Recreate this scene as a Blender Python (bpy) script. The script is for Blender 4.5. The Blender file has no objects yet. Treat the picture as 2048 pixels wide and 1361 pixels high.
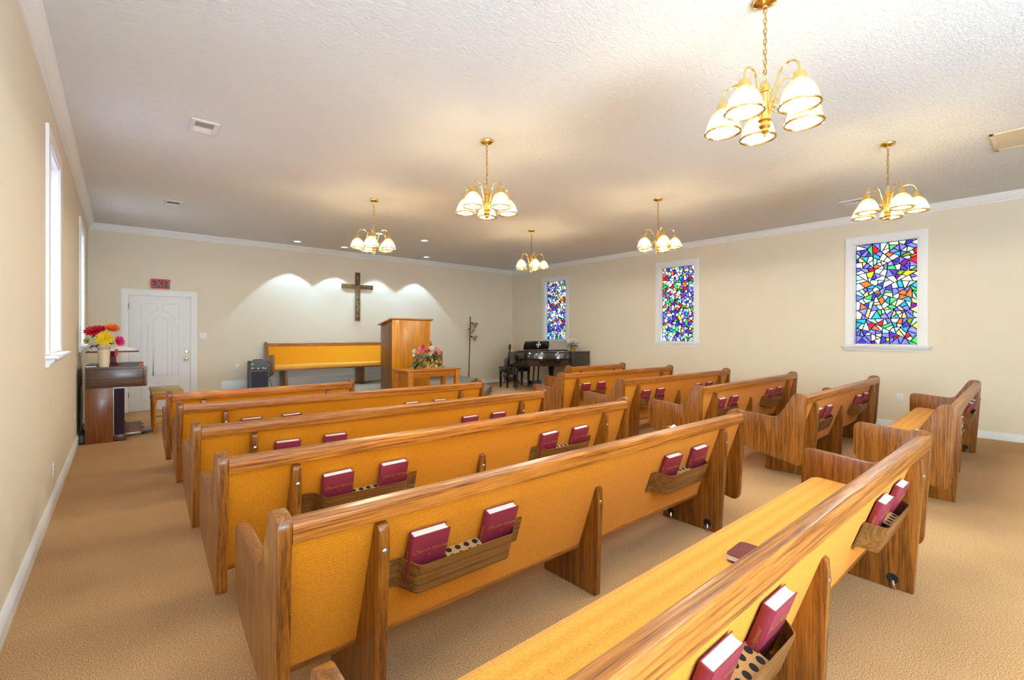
import bpy, bmesh, math, random
from mathutils import Vector, Matrix
from math import sin, cos, pi, radians, sqrt
C = bpy.context.scene.collection
SC = bpy.context.scene
rnd = random.Random(7)

# ------------------------------------------------------------------ camera, world, lights, exposure
CAM_POS = Vector((0, 0, 1.372)); YAW, PITCH, ROLL = .6972, -.002, .0018
FPX, CY = 934.98, 670.2
fw = Vector((sin(YAW)*cos(PITCH), cos(YAW)*cos(PITCH), sin(PITCH)))
rt = Vector((cos(YAW), -sin(YAW), 0)); up = rt.cross(fw)
r2 = cos(ROLL)*rt + sin(ROLL)*up; u2 = -sin(ROLL)*rt + cos(ROLL)*up
cd = bpy.data.cameras.new('camera'); cam = bpy.data.objects.new('camera', cd); C.objects.link(cam)
cam.matrix_world = Matrix(((r2.x, u2.x, -fw.x, CAM_POS.x), (r2.y, u2.y, -fw.y, CAM_POS.y), (r2.z, u2.z, -fw.z, CAM_POS.z), (0, 0, 0, 1)))
cd.sensor_width = 36; cd.lens = FPX*36/2048; cd.shift_y = (CY-680.5)/2048; cd.clip_start = .02
SC.camera = cam
SC.view_settings.view_transform = 'Standard'; SC.view_settings.look = 'None'
SC.view_settings.exposure = 0.4; SC.view_settings.gamma = 1.0; SC.view_settings.use_curve_mapping = False
try:
    SC.cycles.use_denoising = True
    SC.cycles.max_bounces = 10; SC.cycles.diffuse_bounces = 4; SC.cycles.transmission_bounces = 8; SC.cycles.transparent_max_bounces = 16
    SC.cycles.sample_clamp_indirect = 6.0; SC.cycles.caustics_reflective = False; SC.cycles.caustics_refractive = False
except Exception:
    pass

W = bpy.data.worlds.new('daylight'); SC.world = W; W.use_nodes = True
bg = W.node_tree.nodes['Background']; bg.inputs[0].default_value = (.68, .86, 1.0, 1); bg.inputs[1].default_value = 6.5

def light(name, kind, loc, power, color=(1, 1, 1), rot=(0, 0, 0), **kw):
    l = bpy.data.lights.new(name, kind); l.energy = power; l.color = color
    for k, v in kw.items(): setattr(l, k, v)
    o = bpy.data.objects.new(name, l); C.objects.link(o); o.location = loc; o.rotation_euler = rot
    return o
light('sun', 'SUN', (-20, 0, 20), 165.0, (.76, .93, 1.0), (0, radians(-52), radians(12)), angle=radians(3))
# added fill lamp: unseen wide disk behind the camera, tilted up at the ceiling
light('rear_fill', 'AREA', (1.2, -3.1, 1.1), 515.0, (.54, .76, 1.0), (pi-.42, 0, 0), shape='DISK', size=3.0)
BULB_W = 23.0; BULB_COL = (1.0, .96, .78)

XL, XR, YF, YB, ZC = -.4115, 8.7857, 10.472, -4.0, 3.212

# ------------------------------------------------------------------ materials
def newmat(name):
    m = bpy.data.materials.new(name); m.use_nodes = True
    nt = m.node_tree; b = nt.nodes['Principled BSDF']
    return m, nt, b
def lin(r, g, b):
    f = lambda c: (c/255/12.92) if c/255 <= .04045 else ((c/255+.055)/1.055)**2.4
    return (f(r), f(g), f(b), 1)
def plain(name, rgb, rough=.5, metal=0, spec=.5, noise=0.0, nscale=40, bump=0.0, coat=0, trans=0):
    m, nt, b = newmat(name)
    col = lin(*rgb)
    b.inputs['Base Color'].default_value = col; b.inputs['Roughness'].default_value = rough
    b.inputs['Metallic'].default_value = metal; b.inputs['Specular IOR Level'].default_value = spec
    if coat: b.inputs['Coat Weight'].default_value = coat; b.inputs['Coat Roughness'].default_value = .12
    if trans: b.inputs['Transmission Weight'].default_value = trans
    tc = nt.nodes.new('ShaderNodeTexCoord'); n = nt.nodes.new('ShaderNodeTexNoise')
    n.inputs['Scale'].default_value = nscale; n.inputs['Detail'].default_value = 4
    nt.links.new(tc.outputs['Object'], n.inputs['Vector'])
    if noise:
        mx = nt.nodes.new('ShaderNodeMix'); mx.data_type = 'RGBA'; mx.blend_type = 'MULTIPLY'; mx.inputs[0].default_value = 1
        rp = nt.nodes.new('ShaderNodeMapRange'); rp.inputs[3].default_value = 1-noise; rp.inputs[4].default_value = 1+noise
        nt.links.new(n.outputs['Fac'], rp.inputs[0])
        mx.inputs[6].default_value = col; nt.links.new(rp.outputs[0], mx.inputs[7]); nt.links.new(mx.outputs[2], b.inputs['Base Color'])
    if bump:
        bp = nt.nodes.new('ShaderNodeBump'); bp.inputs['Strength'].default_value = bump; bp.inputs['Distance'].default_value = .004
        nt.links.new(n.outputs['Fac'], bp.inputs['Height']); nt.links.new(bp.outputs[0], b.inputs['Normal'])
    return m
def wood(name, dark, mid, lite, axis='X', rough=.32, coat=.35, scale=1.0):
    """oak: pores and bands stretched along the grain axis of the piece"""
    m, nt, b = newmat(name); N, L = nt.nodes, nt.links
    tc = N.new('ShaderNodeTexCoord'); oi = N.new('ShaderNodeObjectInfo')
    ad = N.new('ShaderNodeVectorMath'); ad.operation = 'ADD'
    sc = N.new('ShaderNodeVectorMath'); sc.operation = 'SCALE'; sc.inputs[0].default_value = (7.3, 5.1, 9.7)
    L.new(oi.outputs['Random'], sc.inputs['Scale']); L.new(tc.outputs['Object'], ad.inputs[0]); L.new(sc.outputs[0], ad.inputs[1])
    k = {'X': (.024, 1, 1), 'Y': (1, .024, 1), 'Z': (1, 1, .03)}[axis]
    mp = N.new('ShaderNodeMapping'); mp.inputs['Scale'].default_value = tuple(v*scale for v in k); L.new(ad.outputs[0], mp.inputs['Vector'])
    n1 = N.new('ShaderNodeTexNoise'); n1.inputs['Scale'].default_value = 9; n1.inputs['Detail'].default_value = 3; n1.inputs['Distortion'].default_value = 1.6
    wv = N.new('ShaderNodeTexNoise'); wv.inputs['Scale'].default_value = 190; wv.inputs['Detail'].default_value = 5; wv.inputs['Roughness'].default_value = .65
    fine = N.new('ShaderNodeTexNoise'); fine.inputs['Scale'].default_value = 420; fine.inputs['Detail'].default_value = 2
    for n in (n1, wv, fine): L.new(mp.outputs[0], n.inputs['Vector'])
    # cathedral bands: sine of the slow noise
    mu = N.new('ShaderNodeMath'); mu.operation = 'MULTIPLY'; mu.inputs[1].default_value = 46; L.new(n1.outputs['Fac'], mu.inputs[0])
    si = N.new('ShaderNodeMath'); si.operation = 'SINE'; L.new(mu.outputs[0], si.inputs[0])
    mr = N.new('ShaderNodeMapRange'); mr.inputs[1].default_value = -1; mr.inputs[3].default_value = 0; mr.inputs[4].default_value = .16; L.new(si.outputs[0], mr.inputs[0])
    a1 = N.new('ShaderNodeMath'); a1.operation = 'MULTIPLY_ADD'; a1.inputs[1].default_value = .5; L.new(wv.outputs['Fac'], a1.inputs[0]); L.new(mr.outputs[0], a1.inputs[2])
    a2 = N.new('ShaderNodeMath'); a2.operation = 'MULTIPLY_ADD'; a2.inputs[1].default_value = .42; L.new(fine.outputs['Fac'], a2.inputs[0]); L.new(a1.outputs[0], a2.inputs[2])
    cr = N.new('ShaderNodeValToRGB'); e = cr.color_ramp.elements
    e[0].position = .36; e[0].color = lin(*dark); e[1].position = .76; e[1].color = lin(*lite)
    x = e.new(.53); x.color = lin(*mid)
    L.new(a2.outputs[0], cr.inputs[0]); L.new(cr.outputs[0], b.inputs['Base Color'])
    b.inputs['Roughness'].default_value = rough; b.inputs['Coat Weight'].default_value = coat; b.inputs['Coat Roughness'].default_value = .16
    bp = N.new('ShaderNodeBump'); bp.inputs['Strength'].default_value = .12; bp.inputs['Distance'].default_value = .002
    L.new(wv.outputs['Fac'], bp.inputs['Height']); L.new(bp.outputs[0], b.inputs['Normal'])
    return m
def fabric(name, c1, c2, scale=1.0):
    m, nt, b = newmat(name); N, L = nt.nodes, nt.links
    tc = N.new('ShaderNodeTexCoord')
    def wave(axis, s):
        w = N.new('ShaderNodeTexWave'); w.bands_direction = axis; w.inputs['Scale'].default_value = s; w.inputs['Distortion'].default_value = .6; w.inputs['Detail'].default_value = 1
        L.new(tc.outputs['Object'], w.inputs['Vector']); return w
    wx, wz, wy = wave('X', 74*scale), wave('Z', 74*scale), wave('Y', 74*scale)
    mx = N.new('ShaderNodeMath'); mx.operation = 'MULTIPLY'; L.new(wx.outputs['Fac'], mx.inputs[0])
    mn = N.new('ShaderNodeMath'); mn.operation = 'ADD'; L.new(wz.outputs['Fac'], mn.inputs[0]); L.new(wy.outputs['Fac'], mn.inputs[1]); L.new(mn.outputs[0], mx.inputs[1])
    ns = N.new('ShaderNodeTexNoise'); ns.inputs['Scale'].default_value = 160; ns.inputs['Detail'].default_value = 3; L.new(tc.outputs['Object'], ns.inputs['Vector'])
    ad = N.new('ShaderNodeMath'); ad.operation = 'MULTIPLY_ADD'; ad.inputs[1].default_value = .35; L.new(mx.outputs[0], ad.inputs[0]); L.new(ns.outputs['Fac'], ad.inputs[2])
    cr = N.new('ShaderNodeValToRGB'); e = cr.color_ramp.elements; e[0].position = .35; e[0].color = lin(*c1); e[1].position = .95; e[1].color = lin(*c2)
    L.new(ad.outputs[0], cr.inputs[0]); L.new(cr.outputs[0], b.inputs['Base Color'])
    b.inputs['Roughness'].default_value = .9; b.inputs['Specular IOR Level'].default_value = .15; b.inputs['Sheen Weight'].default_value = .15
    bp = N.new('ShaderNodeBump'); bp.inputs['Strength'].default_value = .5; bp.inputs['Distance'].default_value = .002
    L.new(ad.outputs[0], bp.inputs['Height']); L.new(bp.outputs[0], b.inputs['Normal'])
    return m

def make_carpet(name, c1, c2, c3):
    m, nt, b = newmat(name); N, L = nt.nodes, nt.links
    tc = N.new('ShaderNodeTexCoord')
    n1 = N.new('ShaderNodeTexNoise'); n1.inputs['Scale'].default_value = 220; n1.inputs['Detail'].default_value = 4; n1.inputs['Roughness'].default_value = .85
    n2 = N.new('ShaderNodeTexNoise'); n2.inputs['Scale'].default_value = .8; n2.inputs['Detail'].default_value = 3
    for n in (n1, n2): L.new(tc.outputs['Object'], n.inputs['Vector'])
    a = N.new('ShaderNodeMath'); a.operation = 'MULTIPLY_ADD'; a.inputs[1].default_value = .12; L.new(n2.outputs['Fac'], a.inputs[0]); L.new(n1.outputs['Fac'], a.inputs[2])
    cr = N.new('ShaderNodeValToRGB'); e = cr.color_ramp.elements; e[0].position = .45; e[0].color = lin(*c1); e[1].position = .67; e[1].color = lin(*c3); x = e.new(.56); x.color = lin(*c2)
    L.new(a.outputs[0], cr.inputs[0]); L.new(cr.outputs[0], b.inputs['Base Color'])
    b.inputs['Roughness'].default_value = .95; b.inputs['Specular IOR Level'].default_value = .1
    bp = N.new('ShaderNodeBump'); bp.inputs['Strength'].default_value = .04; bp.inputs['Distance'].default_value = .001
    L.new(n1.outputs['Fac'], bp.inputs['Height']); L.new(bp.outputs[0], b.inputs['Normal'])
    return m
def make_ceiling():
    m, nt, b = newmat('stippled_ceiling'); N, L = nt.nodes, nt.links
    tc = N.new('ShaderNodeTexCoord'); mp = N.new('ShaderNodeMapping'); mp.inputs['Scale'].default_value = (1, 1.9, 1); mp.inputs['Rotation'].default_value = (0, 0, .25)
    L.new(tc.outputs['Object'], mp.inputs['Vector'])
    n1 = N.new('ShaderNodeTexNoise'); n1.inputs['Scale'].default_value = 24; n1.inputs['Detail'].default_value = 6; n1.inputs['Roughness'].default_value = .68; n1.inputs['Distortion'].default_value = 1.2
    L.new(mp.outputs[0], n1.inputs['Vector'])
    b.inputs['Base Color'].default_value = lin(240, 239, 237); b.inputs['Roughness'].default_value = .9; b.inputs['Specular IOR Level'].default_value = .1
    bp = N.new('ShaderNodeBump'); bp.inputs['Strength'].default_value = .8; bp.inputs['Distance'].default_value = .025
    L.new(n1.outputs['Fac'], bp.inputs['Height']); L.new(bp.outputs[0], b.inputs['Normal'])
    return m

M = dict(
    wall=plain('cream_wall_paint', (231, 219, 198), .85, spec=.15, noise=.02, nscale=3, bump=.05),
    white=plain('white_trim_paint', (240, 240, 240), .4, spec=.4, noise=.01, nscale=8),
    door=plain('white_door_paint', (238, 239, 242), .45, spec=.35, noise=.012, nscale=30, bump=.08),
    ceiling=make_ceiling(),
    carpet=make_carpet('tan_carpet', (116, 78, 44), (197, 152, 104), (242, 206, 158)),
    stage_carpet=make_carpet('taupe_carpet', (120, 102, 84), (150, 132, 112), (172, 154, 132)),
    oak_x=wood('oak_rail_lit', (84, 44, 10), (162, 94, 28), (204, 136, 58), 'X', coat=.22),  # lighter than the panels: extra light on the rail tops put into the colour
    oak_z=wood('oak_panel', (74, 38, 8), (136, 79, 20), (174, 109, 38), 'Z', coat=.22),
    oak_x2=wood('oak_rack', (70, 44, 14), (124, 80, 32), (158, 108, 52), 'X'),
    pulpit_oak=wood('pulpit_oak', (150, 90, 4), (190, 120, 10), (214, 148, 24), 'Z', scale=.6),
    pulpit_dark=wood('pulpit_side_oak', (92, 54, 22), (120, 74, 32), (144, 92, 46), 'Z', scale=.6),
    table_oak=wood('table_oak', (146, 80, 6), (182, 106, 14), (206, 132, 28), 'X', scale=.7),
    walnut=wood('organ_walnut', (58, 38, 30), (88, 60, 46), (120, 88, 68), 'X'),
    walnut_z=wood('organ_walnut_panel', (88, 46, 16), (122, 68, 28), (146, 88, 42), 'Z'),
    fabric=fabric('mustard_weave', (208, 126, 10), (242, 162, 28)),
    seat_fabric=fabric('mustard_weave_lit', (214, 138, 40), (250, 188, 84)),  # same cloth as the seat back, paler: light on the seat put into the colour
    gold_vinyl=plain('gold_vinyl', (176, 146, 66), .4, noise=.06, nscale=60, bump=.1),
    maroon=plain('maroon_cloth', (142, 44, 64), .5, noise=.08, nscale=200, bump=.15),
    maroon_dark=plain('maroon_leather', (110, 32, 42), .55, noise=.12, nscale=120, bump=.3),
    paper=plain('paper', (246, 244, 236), .8, noise=.02, nscale=300),
    gilt=plain('gilt_print', (206, 158, 84), .35, .6),
    chrome=plain('chrome', (200, 200, 204), .15, 1),
    brass=plain('polished_brass', (240, 206, 128), .12, 1),
    brass_dk=plain('antique_brass', (196, 148, 56), .25, 1),
    black=plain('black_lacquer', (20, 16, 20), .08, spec=.6, coat=.8),
    black_m=plain('matte_black', (26, 26, 30), .7, noise=.1, nscale=80),
    iron=plain('dark_bronze', (42, 32, 28), .4, .6),
    rubber=plain('dark_rubber', (24, 26, 28), .7),
    grey_cloth=plain('charcoal_grille_cloth', (46, 44, 54), .95, noise=.2, nscale=240, bump=.4),
    grey_vinyl=plain('grey_vinyl', (78, 82, 86), .6, noise=.15, nscale=200, bump=.3),
    silver=plain('brushed_silver', (190, 188, 186), .3, .8),
    plum_cloth=plain('plum_speaker_cloth', (44, 26, 42), .95, noise=.15, nscale=260, bump=.3),
    blue_grey=plain('blue_grey_cloth', (92, 104, 122), .7, noise=.08, nscale=90),
    orange_cl=plain('orange_cover', (214, 96, 48), .6),
    red=plain('red_ribbon', (214, 24, 40), .5, noise=.05),
    exit_red=plain('exit_red', (236, 52, 42), .45),
    exit_grey=plain('exit_slate', (70, 78, 86), .5),
    cork=plain('cup_holder_beech', (196, 150, 96), .6, noise=.12, nscale=90),
    porcelain=plain('cream_porcelain', (228, 208, 180), .35, coat=.3, noise=.02),
    leaf=plain('green_leaf', (40, 104, 54), .5, noise=.3, nscale=25),
    leaf_dk=plain('dark_green_leaf', (34, 56, 26), .5, noise=.3, nscale=25),
    leaf_lime=plain('lime_leaf', (150, 158, 40), .5, noise=.2, nscale=25),
    pet_yellow=plain('yellow_petal', (246, 212, 14), .6, noise=.08, nscale=40),
    pet_red=plain('crimson_petal', (204, 14, 46), .6, noise=.12, nscale=40),
    pet_orange=plain('orange_petal', (242, 116, 26), .6, noise=.12, nscale=40),
    pet_pink=plain('hot_pink_petal', (222, 46, 106), .6, noise=.12, nscale=40),
    pet_rose=plain('pale_rose_petal', (238, 158, 172), .6, noise=.1, nscale=40),
    pet_coral=plain('coral_petal', (232, 118, 96), .6, noise=.1, nscale=40),
    pet_white=plain('ivory_petal', (246, 240, 220), .6, noise=.04, nscale=40),
    wicker=plain('straw_wicker', (196, 142, 70), .7, noise=.3, nscale=60, bump=.6),
    gold_pot=plain('gold_foil_pot', (198, 168, 60), .3, .5),
    guitar=plain('dark_spruce', (70, 40, 28), .25, coat=.5, noise=.15, nscale=20),
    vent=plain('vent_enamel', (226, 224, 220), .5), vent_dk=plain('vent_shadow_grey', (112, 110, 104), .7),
    vent_tan=plain('painted_filter_grille', (214, 200, 172), .7),
    matrix=plain('dark_resin_matrix', (34, 36, 44), .6),
    plastic=plain('white_plastic', (238, 238, 236), .35),
    lamp_amber=None)

def glassy(name, rgb, alpha_mix, translucent=True, rough=.15):
    m = bpy.data.materials.new(name); m.use_nodes = True; nt = m.node_tree; N, L = nt.nodes, nt.links
    N.remove(N['Principled BSDF']); out = N['Material Output']
    tr = N.new('ShaderNodeBsdfTransparent'); tr.inputs[0].default_value = tuple(min(1, c**.5) for c in lin(*rgb)[:3])+(1,)
    tl = N.new('ShaderNodeBsdfTranslucent'); tl.inputs[0].default_value = lin(*rgb)
    gl = N.new('ShaderNodeBsdfGlossy'); gl.inputs['Roughness'].default_value = rough
    df = N.new('ShaderNodeBsdfDiffuse'); df.inputs[0].default_value = lin(*rgb)
    m0 = N.new('ShaderNodeMixShader'); m0.inputs[0].default_value = .35; L.new(tl.outputs[0], m0.inputs[1]); L.new(df.outputs[0], m0.inputs[2])
    m1 = N.new('ShaderNodeMixShader'); m1.inputs[0].default_value = alpha_mix; L.new(m0.outputs[0], m1.inputs[1]); L.new(tr.outputs[0], m1.inputs[2])
    fr = N.new('ShaderNodeFresnel'); fr.inputs[0].default_value = 1.45
    m2 = N.new('ShaderNodeMixShader'); L.new(fr.outputs[0], m2.inputs[0]); L.new(m1.outputs[0], m2.inputs[1]); L.new(gl.outputs[0], m2.inputs[2])
    L.new(m2.outputs[0], out.inputs['Surface'])
    return m
M['shade'] = glassy('frosted_ribbed_glass', (226, 190, 128), .5)
M['lamp_amber'] = glassy('amber_glass', (242, 226, 176), .12)
def emis(name, col, s):
    m = bpy.data.materials.new(name); m.use_nodes = True; nt = m.node_tree; nt.nodes.remove(nt.nodes['Principled BSDF'])
    e = nt.nodes.new('ShaderNodeEmission'); e.inputs[0].default_value = (*col, 1); e.inputs[1].default_value = s
    nt.links.new(e.outputs[0], nt.nodes['Material Output'].inputs['Surface']); return m
M['bulb'] = emis('lit_bulb', (1, .86, .6), 14.0)
M['downlight'] = emis('lit_downlight_lens', (1, .98, .95), 3.0)

def pane_mat(name, rgb):
    """cast coloured glass: daylight diffuses through it, thickness varies a little"""
    m = bpy.data.materials.new(name); m.use_nodes = True; nt = m.node_tree; N, L = nt.nodes, nt.links
    N.remove(N['Principled BSDF']); out = N['Material Output']
    tc = N.new('ShaderNodeTexCoord'); ns = N.new('ShaderNodeTexNoise'); ns.inputs['Scale'].default_value = 55; ns.inputs['Detail'].default_value = 2
    L.new(tc.outputs['Object'], ns.inputs['Vector'])
    cr = N.new('ShaderNodeValToRGB'); e = cr.color_ramp.elements
    c = [v**.6 for v in lin(*rgb)[:3]]; e[0].position = .35; e[0].color = tuple(v*.62 for v in c[:3])+(1,); e[1].position = .65; e[1].color = tuple(min(1, v*1.1+.03) for v in c[:3])+(1,)
    L.new(ns.outputs['Fac'], cr.inputs[0])
    tl = N.new('ShaderNodeBsdfTranslucent'); L.new(cr.outputs[0], tl.inputs[0])
    tr = N.new('ShaderNodeBsdfTransparent'); L.new(cr.outputs[0], tr.inputs[0])
    mx = N.new('ShaderNodeMixShader'); mx.inputs[0].default_value = .45; L.new(tl.outputs[0], mx.inputs[1]); L.new(tr.outputs[0], mx.inputs[2])
    gl = N.new('ShaderNodeBsdfGlossy'); gl.inputs['Roughness'].default_value = .1
    m2 = N.new('ShaderNodeMixShader'); m2.inputs[0].default_value = .04; L.new(mx.outputs[0], m2.inputs[1]); L.new(gl.outputs[0], m2.inputs[2])
    L.new(m2.outputs[0], out.inputs['Surface']); return m
PANE = [(pane_mat(n, c), w) for n, c, w in (
    ('violet_blue_glass', (112, 104, 192), 24), ('deep_violet_glass', (70, 50, 150), 8), ('clear_white_glass', (244, 242, 236), 16),
    ('pale_aqua_glass', (172, 222, 232), 13), ('cream_glass', (254, 226, 176), 11), ('apricot_glass', (250, 186, 110), 6),
    ('orange_red_glass', (226, 96, 44), 5), ('red_glass', (206, 22, 40), 4), ('green_glass', (64, 178, 84), 6), ('mint_glass', (150, 222, 176), 4),
    ('purple_glass', (116, 18, 120), 3), ('teal_glass', (40, 140, 156), 4), ('olive_glass', (112, 130, 24), 2), ('yellow_glass', (238, 206, 40), 1.5))]

# ------------------------------------------------------------------ mesh helpers
class MB:
    def __init__(s): s.v = []; s.f = []
    def add(s, vs, fs):
        n = len(s.v); s.v += [tuple(p) for p in vs]; s.f += [tuple(i+n for i in f) for f in fs]; return s
    def box(s, a, b):
        (x0, y0, z0), (x1, y1, z1) = a, b
        x0, x1 = sorted((x0, x1)); y0, y1 = sorted((y0, y1)); z0, z1 = sorted((z0, z1))
        return s.add([(x0, y0, z0), (x1, y0, z0), (x1, y1, z0), (x0, y1, z0), (x0, y0, z1), (x1, y0, z1), (x1, y1, z1), (x0, y1, z1)],
                     [(0, 3, 2, 1), (4, 5, 6, 7), (0, 1, 5, 4), (1, 2, 6, 5), (2, 3, 7, 6), (3, 0, 4, 7)])
    def prism(s, poly, fn0, fn1):
        """poly 2D points, fn0/fn1 map (u,v) to the two end faces"""
        n = len(poly); vs = [fn0(*p) for p in poly]+[fn1(*p) for p in poly]
        return s.add(vs, [tuple(range(n))[::-1], tuple(range(n, 2*n))]+[(i, (i+1) % n, n+(i+1) % n, n+i) for i in range(n)])
    def tube(s, path, r, n=8, cap=True, closed=False):
        P = [Vector(p) for p in path]; R = r if hasattr(r, '__len__') else [r]*len(P); vs = []; fs = []; prev = None; m = len(P)
        for i, p in enumerate(P):
            if closed: t = (P[(i+1) % m]-P[i-1]).normalized()
            else: t = (P[min(i+1, m-1)]-P[max(i-1, 0)]).normalized()
            a = prev if prev is not None else (Vector((0, 0, 1)) if abs(t.z) < .9 else Vector((1, 0, 0)))
            a = (a-t*a.dot(t)).normalized(); prev = a; b = t.cross(a)
            vs += [p+R[i]*(cos(2*pi*k/n)*a+sin(2*pi*k/n)*b) for k in range(n)]
        for i in range(m if closed else m-1):
            j = (i+1) % m
            fs += [(i*n+k, i*n+(k+1) % n, j*n+(k+1) % n, j*n+k) for k in range(n)]
        if cap and not closed: fs += [tuple(range(n))[::-1], tuple(range((m-1)*n, m*n))]
        return s.add(vs, fs)
    def lathe(s, prof, n=20, o=(0, 0, 0), M4=None, caps=True):
        """prof (r,z) around z; M4 optional matrix"""
        vs = []; fs = []; m = len(prof)
        for r, z in prof:
            for k in range(n):
                v = Vector((r*cos(2*pi*k/n), r*sin(2*pi*k/n), z))
                vs.append((M4 @ v) if M4 else v+Vector(o))
        for i in range(m-1): fs += [(i*n+k, i*n+(k+1) % n, (i+1)*n+(k+1) % n, (i+1)*n+k) for k in range(n)]
        if caps: fs += [tuple(range(n))[::-1], tuple(range((m-1)*n, m*n))]
        return s.add(vs, fs)
    def xf(s, M4): s.v = [tuple(M4 @ Vector(p)) for p in s.v]; return s
    def mesh(s, name, mat, bevel=0, smooth=30, seg=2):
        bm = bmesh.new(); vv = [bm.verts.new(p) for p in s.v]
        for f in s.f:
            try: bm.faces.new([vv[i] for i in f])
            except ValueError: pass
        bmesh.ops.recalc_face_normals(bm, faces=bm.faces)
        if bevel:
            ed = [e for e in bm.edges if len(e.link_faces) == 2 and e.calc_face_angle(0) > radians(35)]
            bmesh.ops.bevel(bm, geom=ed, offset=bevel, segments=seg, profile=.5, affect='EDGES', clamp_overlap=True)
        me = bpy.data.meshes.new(name); bm.to_mesh(me); bm.free()
        if mat: me.materials.append(mat)
        if smooth:
            me.shade_smooth(); me.set_sharp_from_angle(angle=radians(smooth))
        return me
    def build(s, name, mat, parent=None, **kw):
        o = bpy.data.objects.new(name, s.mesh(name, mat, **kw)); C.objects.link(o)
        if parent: o.parent = parent
        return o
def tag(o, label=None, cat=None, group=None, kind=None):
    if label: o['label'] = label
    if cat: o['category'] = cat
    if group: o['group'] = group
    if kind: o['kind'] = kind
    return o
def thing(name, label, cat, loc=(0, 0, 0), rz=0, group=None, kind=None):
    o = bpy.data.objects.new(name, None); C.objects.link(o); o.empty_display_size = .1
    o.location = loc; o.rotation_euler = (0, 0, rz)
    return tag(o, label, cat, group, kind)
def struct(name, mb, mat, label=None, parent=None, **kw):
    o = mb.build(name, mat, parent, **kw)
    if not parent: tag(o, label, kind='structure')
    return o
def copy_tree(o, parent=None):
    c = o.copy(); C.objects.link(c)
    if parent: c.parent = parent
    for ch in list(o.children): copy_tree(ch, c)
    return c
def place(o, name, mesh, parent=None, loc=None):
    ob = bpy.data.objects.new(name, mesh); C.objects.link(ob)
    if parent: ob.parent = parent
    if loc: ob.location = loc
    return ob
def roundpoly(pts, seg=5):
    """pts (x,y,r) -> polygon with arcs at corners"""
    out = []; n = len(pts)
    for i in range(n):
        x, y, r = pts[i]; p = Vector((x, y)); a = Vector(pts[i-1][:2]); b = Vector(pts[(i+1) % n][:2])
        if r <= 0: out.append((x, y)); continue
        d1 = (a-p).normalized(); d2 = (b-p).normalized(); ang = d1.angle(d2); t = min(r/math.tan(ang/2), (a-p).length*.49, (b-p).length*.49)
        p1 = p+d1*t; p2 = p+d2*t
        for k in range(seg+1):
            u = k/seg; q = (1-u)**2*p1+2*u*(1-u)*p+u*u*p2; out.append((q.x, q.y))
    return out
def mat_to(direction, origin=(0, 0, 0)):
    z = Vector(direction).normalized(); q = z.to_track_quat('Z', 'Y'); return Matrix.Translation(origin) @ q.to_matrix().to_4x4()
def text_mesh(txt, size, name, mat, extrude=.0006, shear=0.0, align='CENTER'):
    cu = bpy.data.curves.new(name, 'FONT'); cu.body = txt; cu.size = size; cu.extrude = extrude; cu.shear = shear; cu.align_x = align; cu.align_y = 'CENTER'; cu.resolution_u = 2
    ob = bpy.data.objects.new(name, cu); C.objects.link(ob)
    dg = bpy.context.evaluated_depsgraph_get(); me = bpy.data.meshes.new_from_object(ob.evaluated_get(dg)); bpy.data.objects.remove(ob)
    me.name = name; me.materials.clear(); me.materials.append(mat); return me

# ------------------------------------------------------------------ room shell
struct('floor', MB().box((XL-.3, YB-.3, -.1), (XR+.3, YF+.3, 0)), M['carpet'], 'tan speckled carpet', smooth=0)
struct('ceiling', MB().box((XL-.3, YB-.3, ZC), (XR+.3, YF+.3, ZC+.15)), M['ceiling'], 'white stippled ceiling', smooth=0)
WIN_Y = [-1.7, 1.79, 5.21, 8.72]; WW, WZ0, WZ1 = .777, 1.215, 2.78; WT = .2
def wall_holes(name, x_in, out, y0, y1, holes, mat, label):
    """wall in a plane x = x_in, thickness towards out (+1/-1)"""
    ys = sorted({y0, y1, *[h for a, b, _, _ in holes for h in (a, b)]}); zs = sorted({0, ZC, *[h for _, _, a, b in holes for h in (a, b)]})
    mb = MB(); xo = x_in+out*WT
    hole = lambda y, z: any(a < y < b and c < z < d for a, b, c, d in holes)
    for i in range(len(ys)-1):
        for j in range(len(zs)-1):
            a, b, c, d = ys[i], ys[i+1], zs[j], zs[j+1]
            if hole((a+b)/2, (c+d)/2): continue
            for x in (x_in, xo): mb.add([(x, a, c), (x, b, c), (x, b, d), (x, a, d)], [(0, 1, 2, 3)])
    for a, b, c, d in holes+[(y0, y1, 0, ZC)]:
        mb.add([(x_in, a, c), (xo, a, c), (xo, b, c), (x_in, b, c), (x_in, a, d), (xo, a, d), (xo, b, d), (x_in, b, d)], [(0, 1, 2, 3), (4, 5, 6, 7), (0, 1, 5, 4), (3, 2, 6, 7)])
    return struct(name, mb, mat, label, smooth=0)
H = [(y-WW/2, y+WW/2, WZ0, WZ1) for y in WIN_Y]
wall_holes('wall_left', XL, -1, YB, YF, H, M['wall'], 'cream side wall with tall windows')
wall_holes('wall_right', XR, 1, YB, YF, H, M['wall'], 'cream side wall with stained glass windows')
struct('wall_front', MB().box((XL-.2, YF, 0), (XR+.2, YF+.2, ZC)), M['wall'], 'cream wall behind the platform', smooth=0)
struct('wall_back', MB().box((XL-.2, YB-.2, 0), (XR+.2, YB, ZC)), M['wall'], smooth=0)
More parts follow.
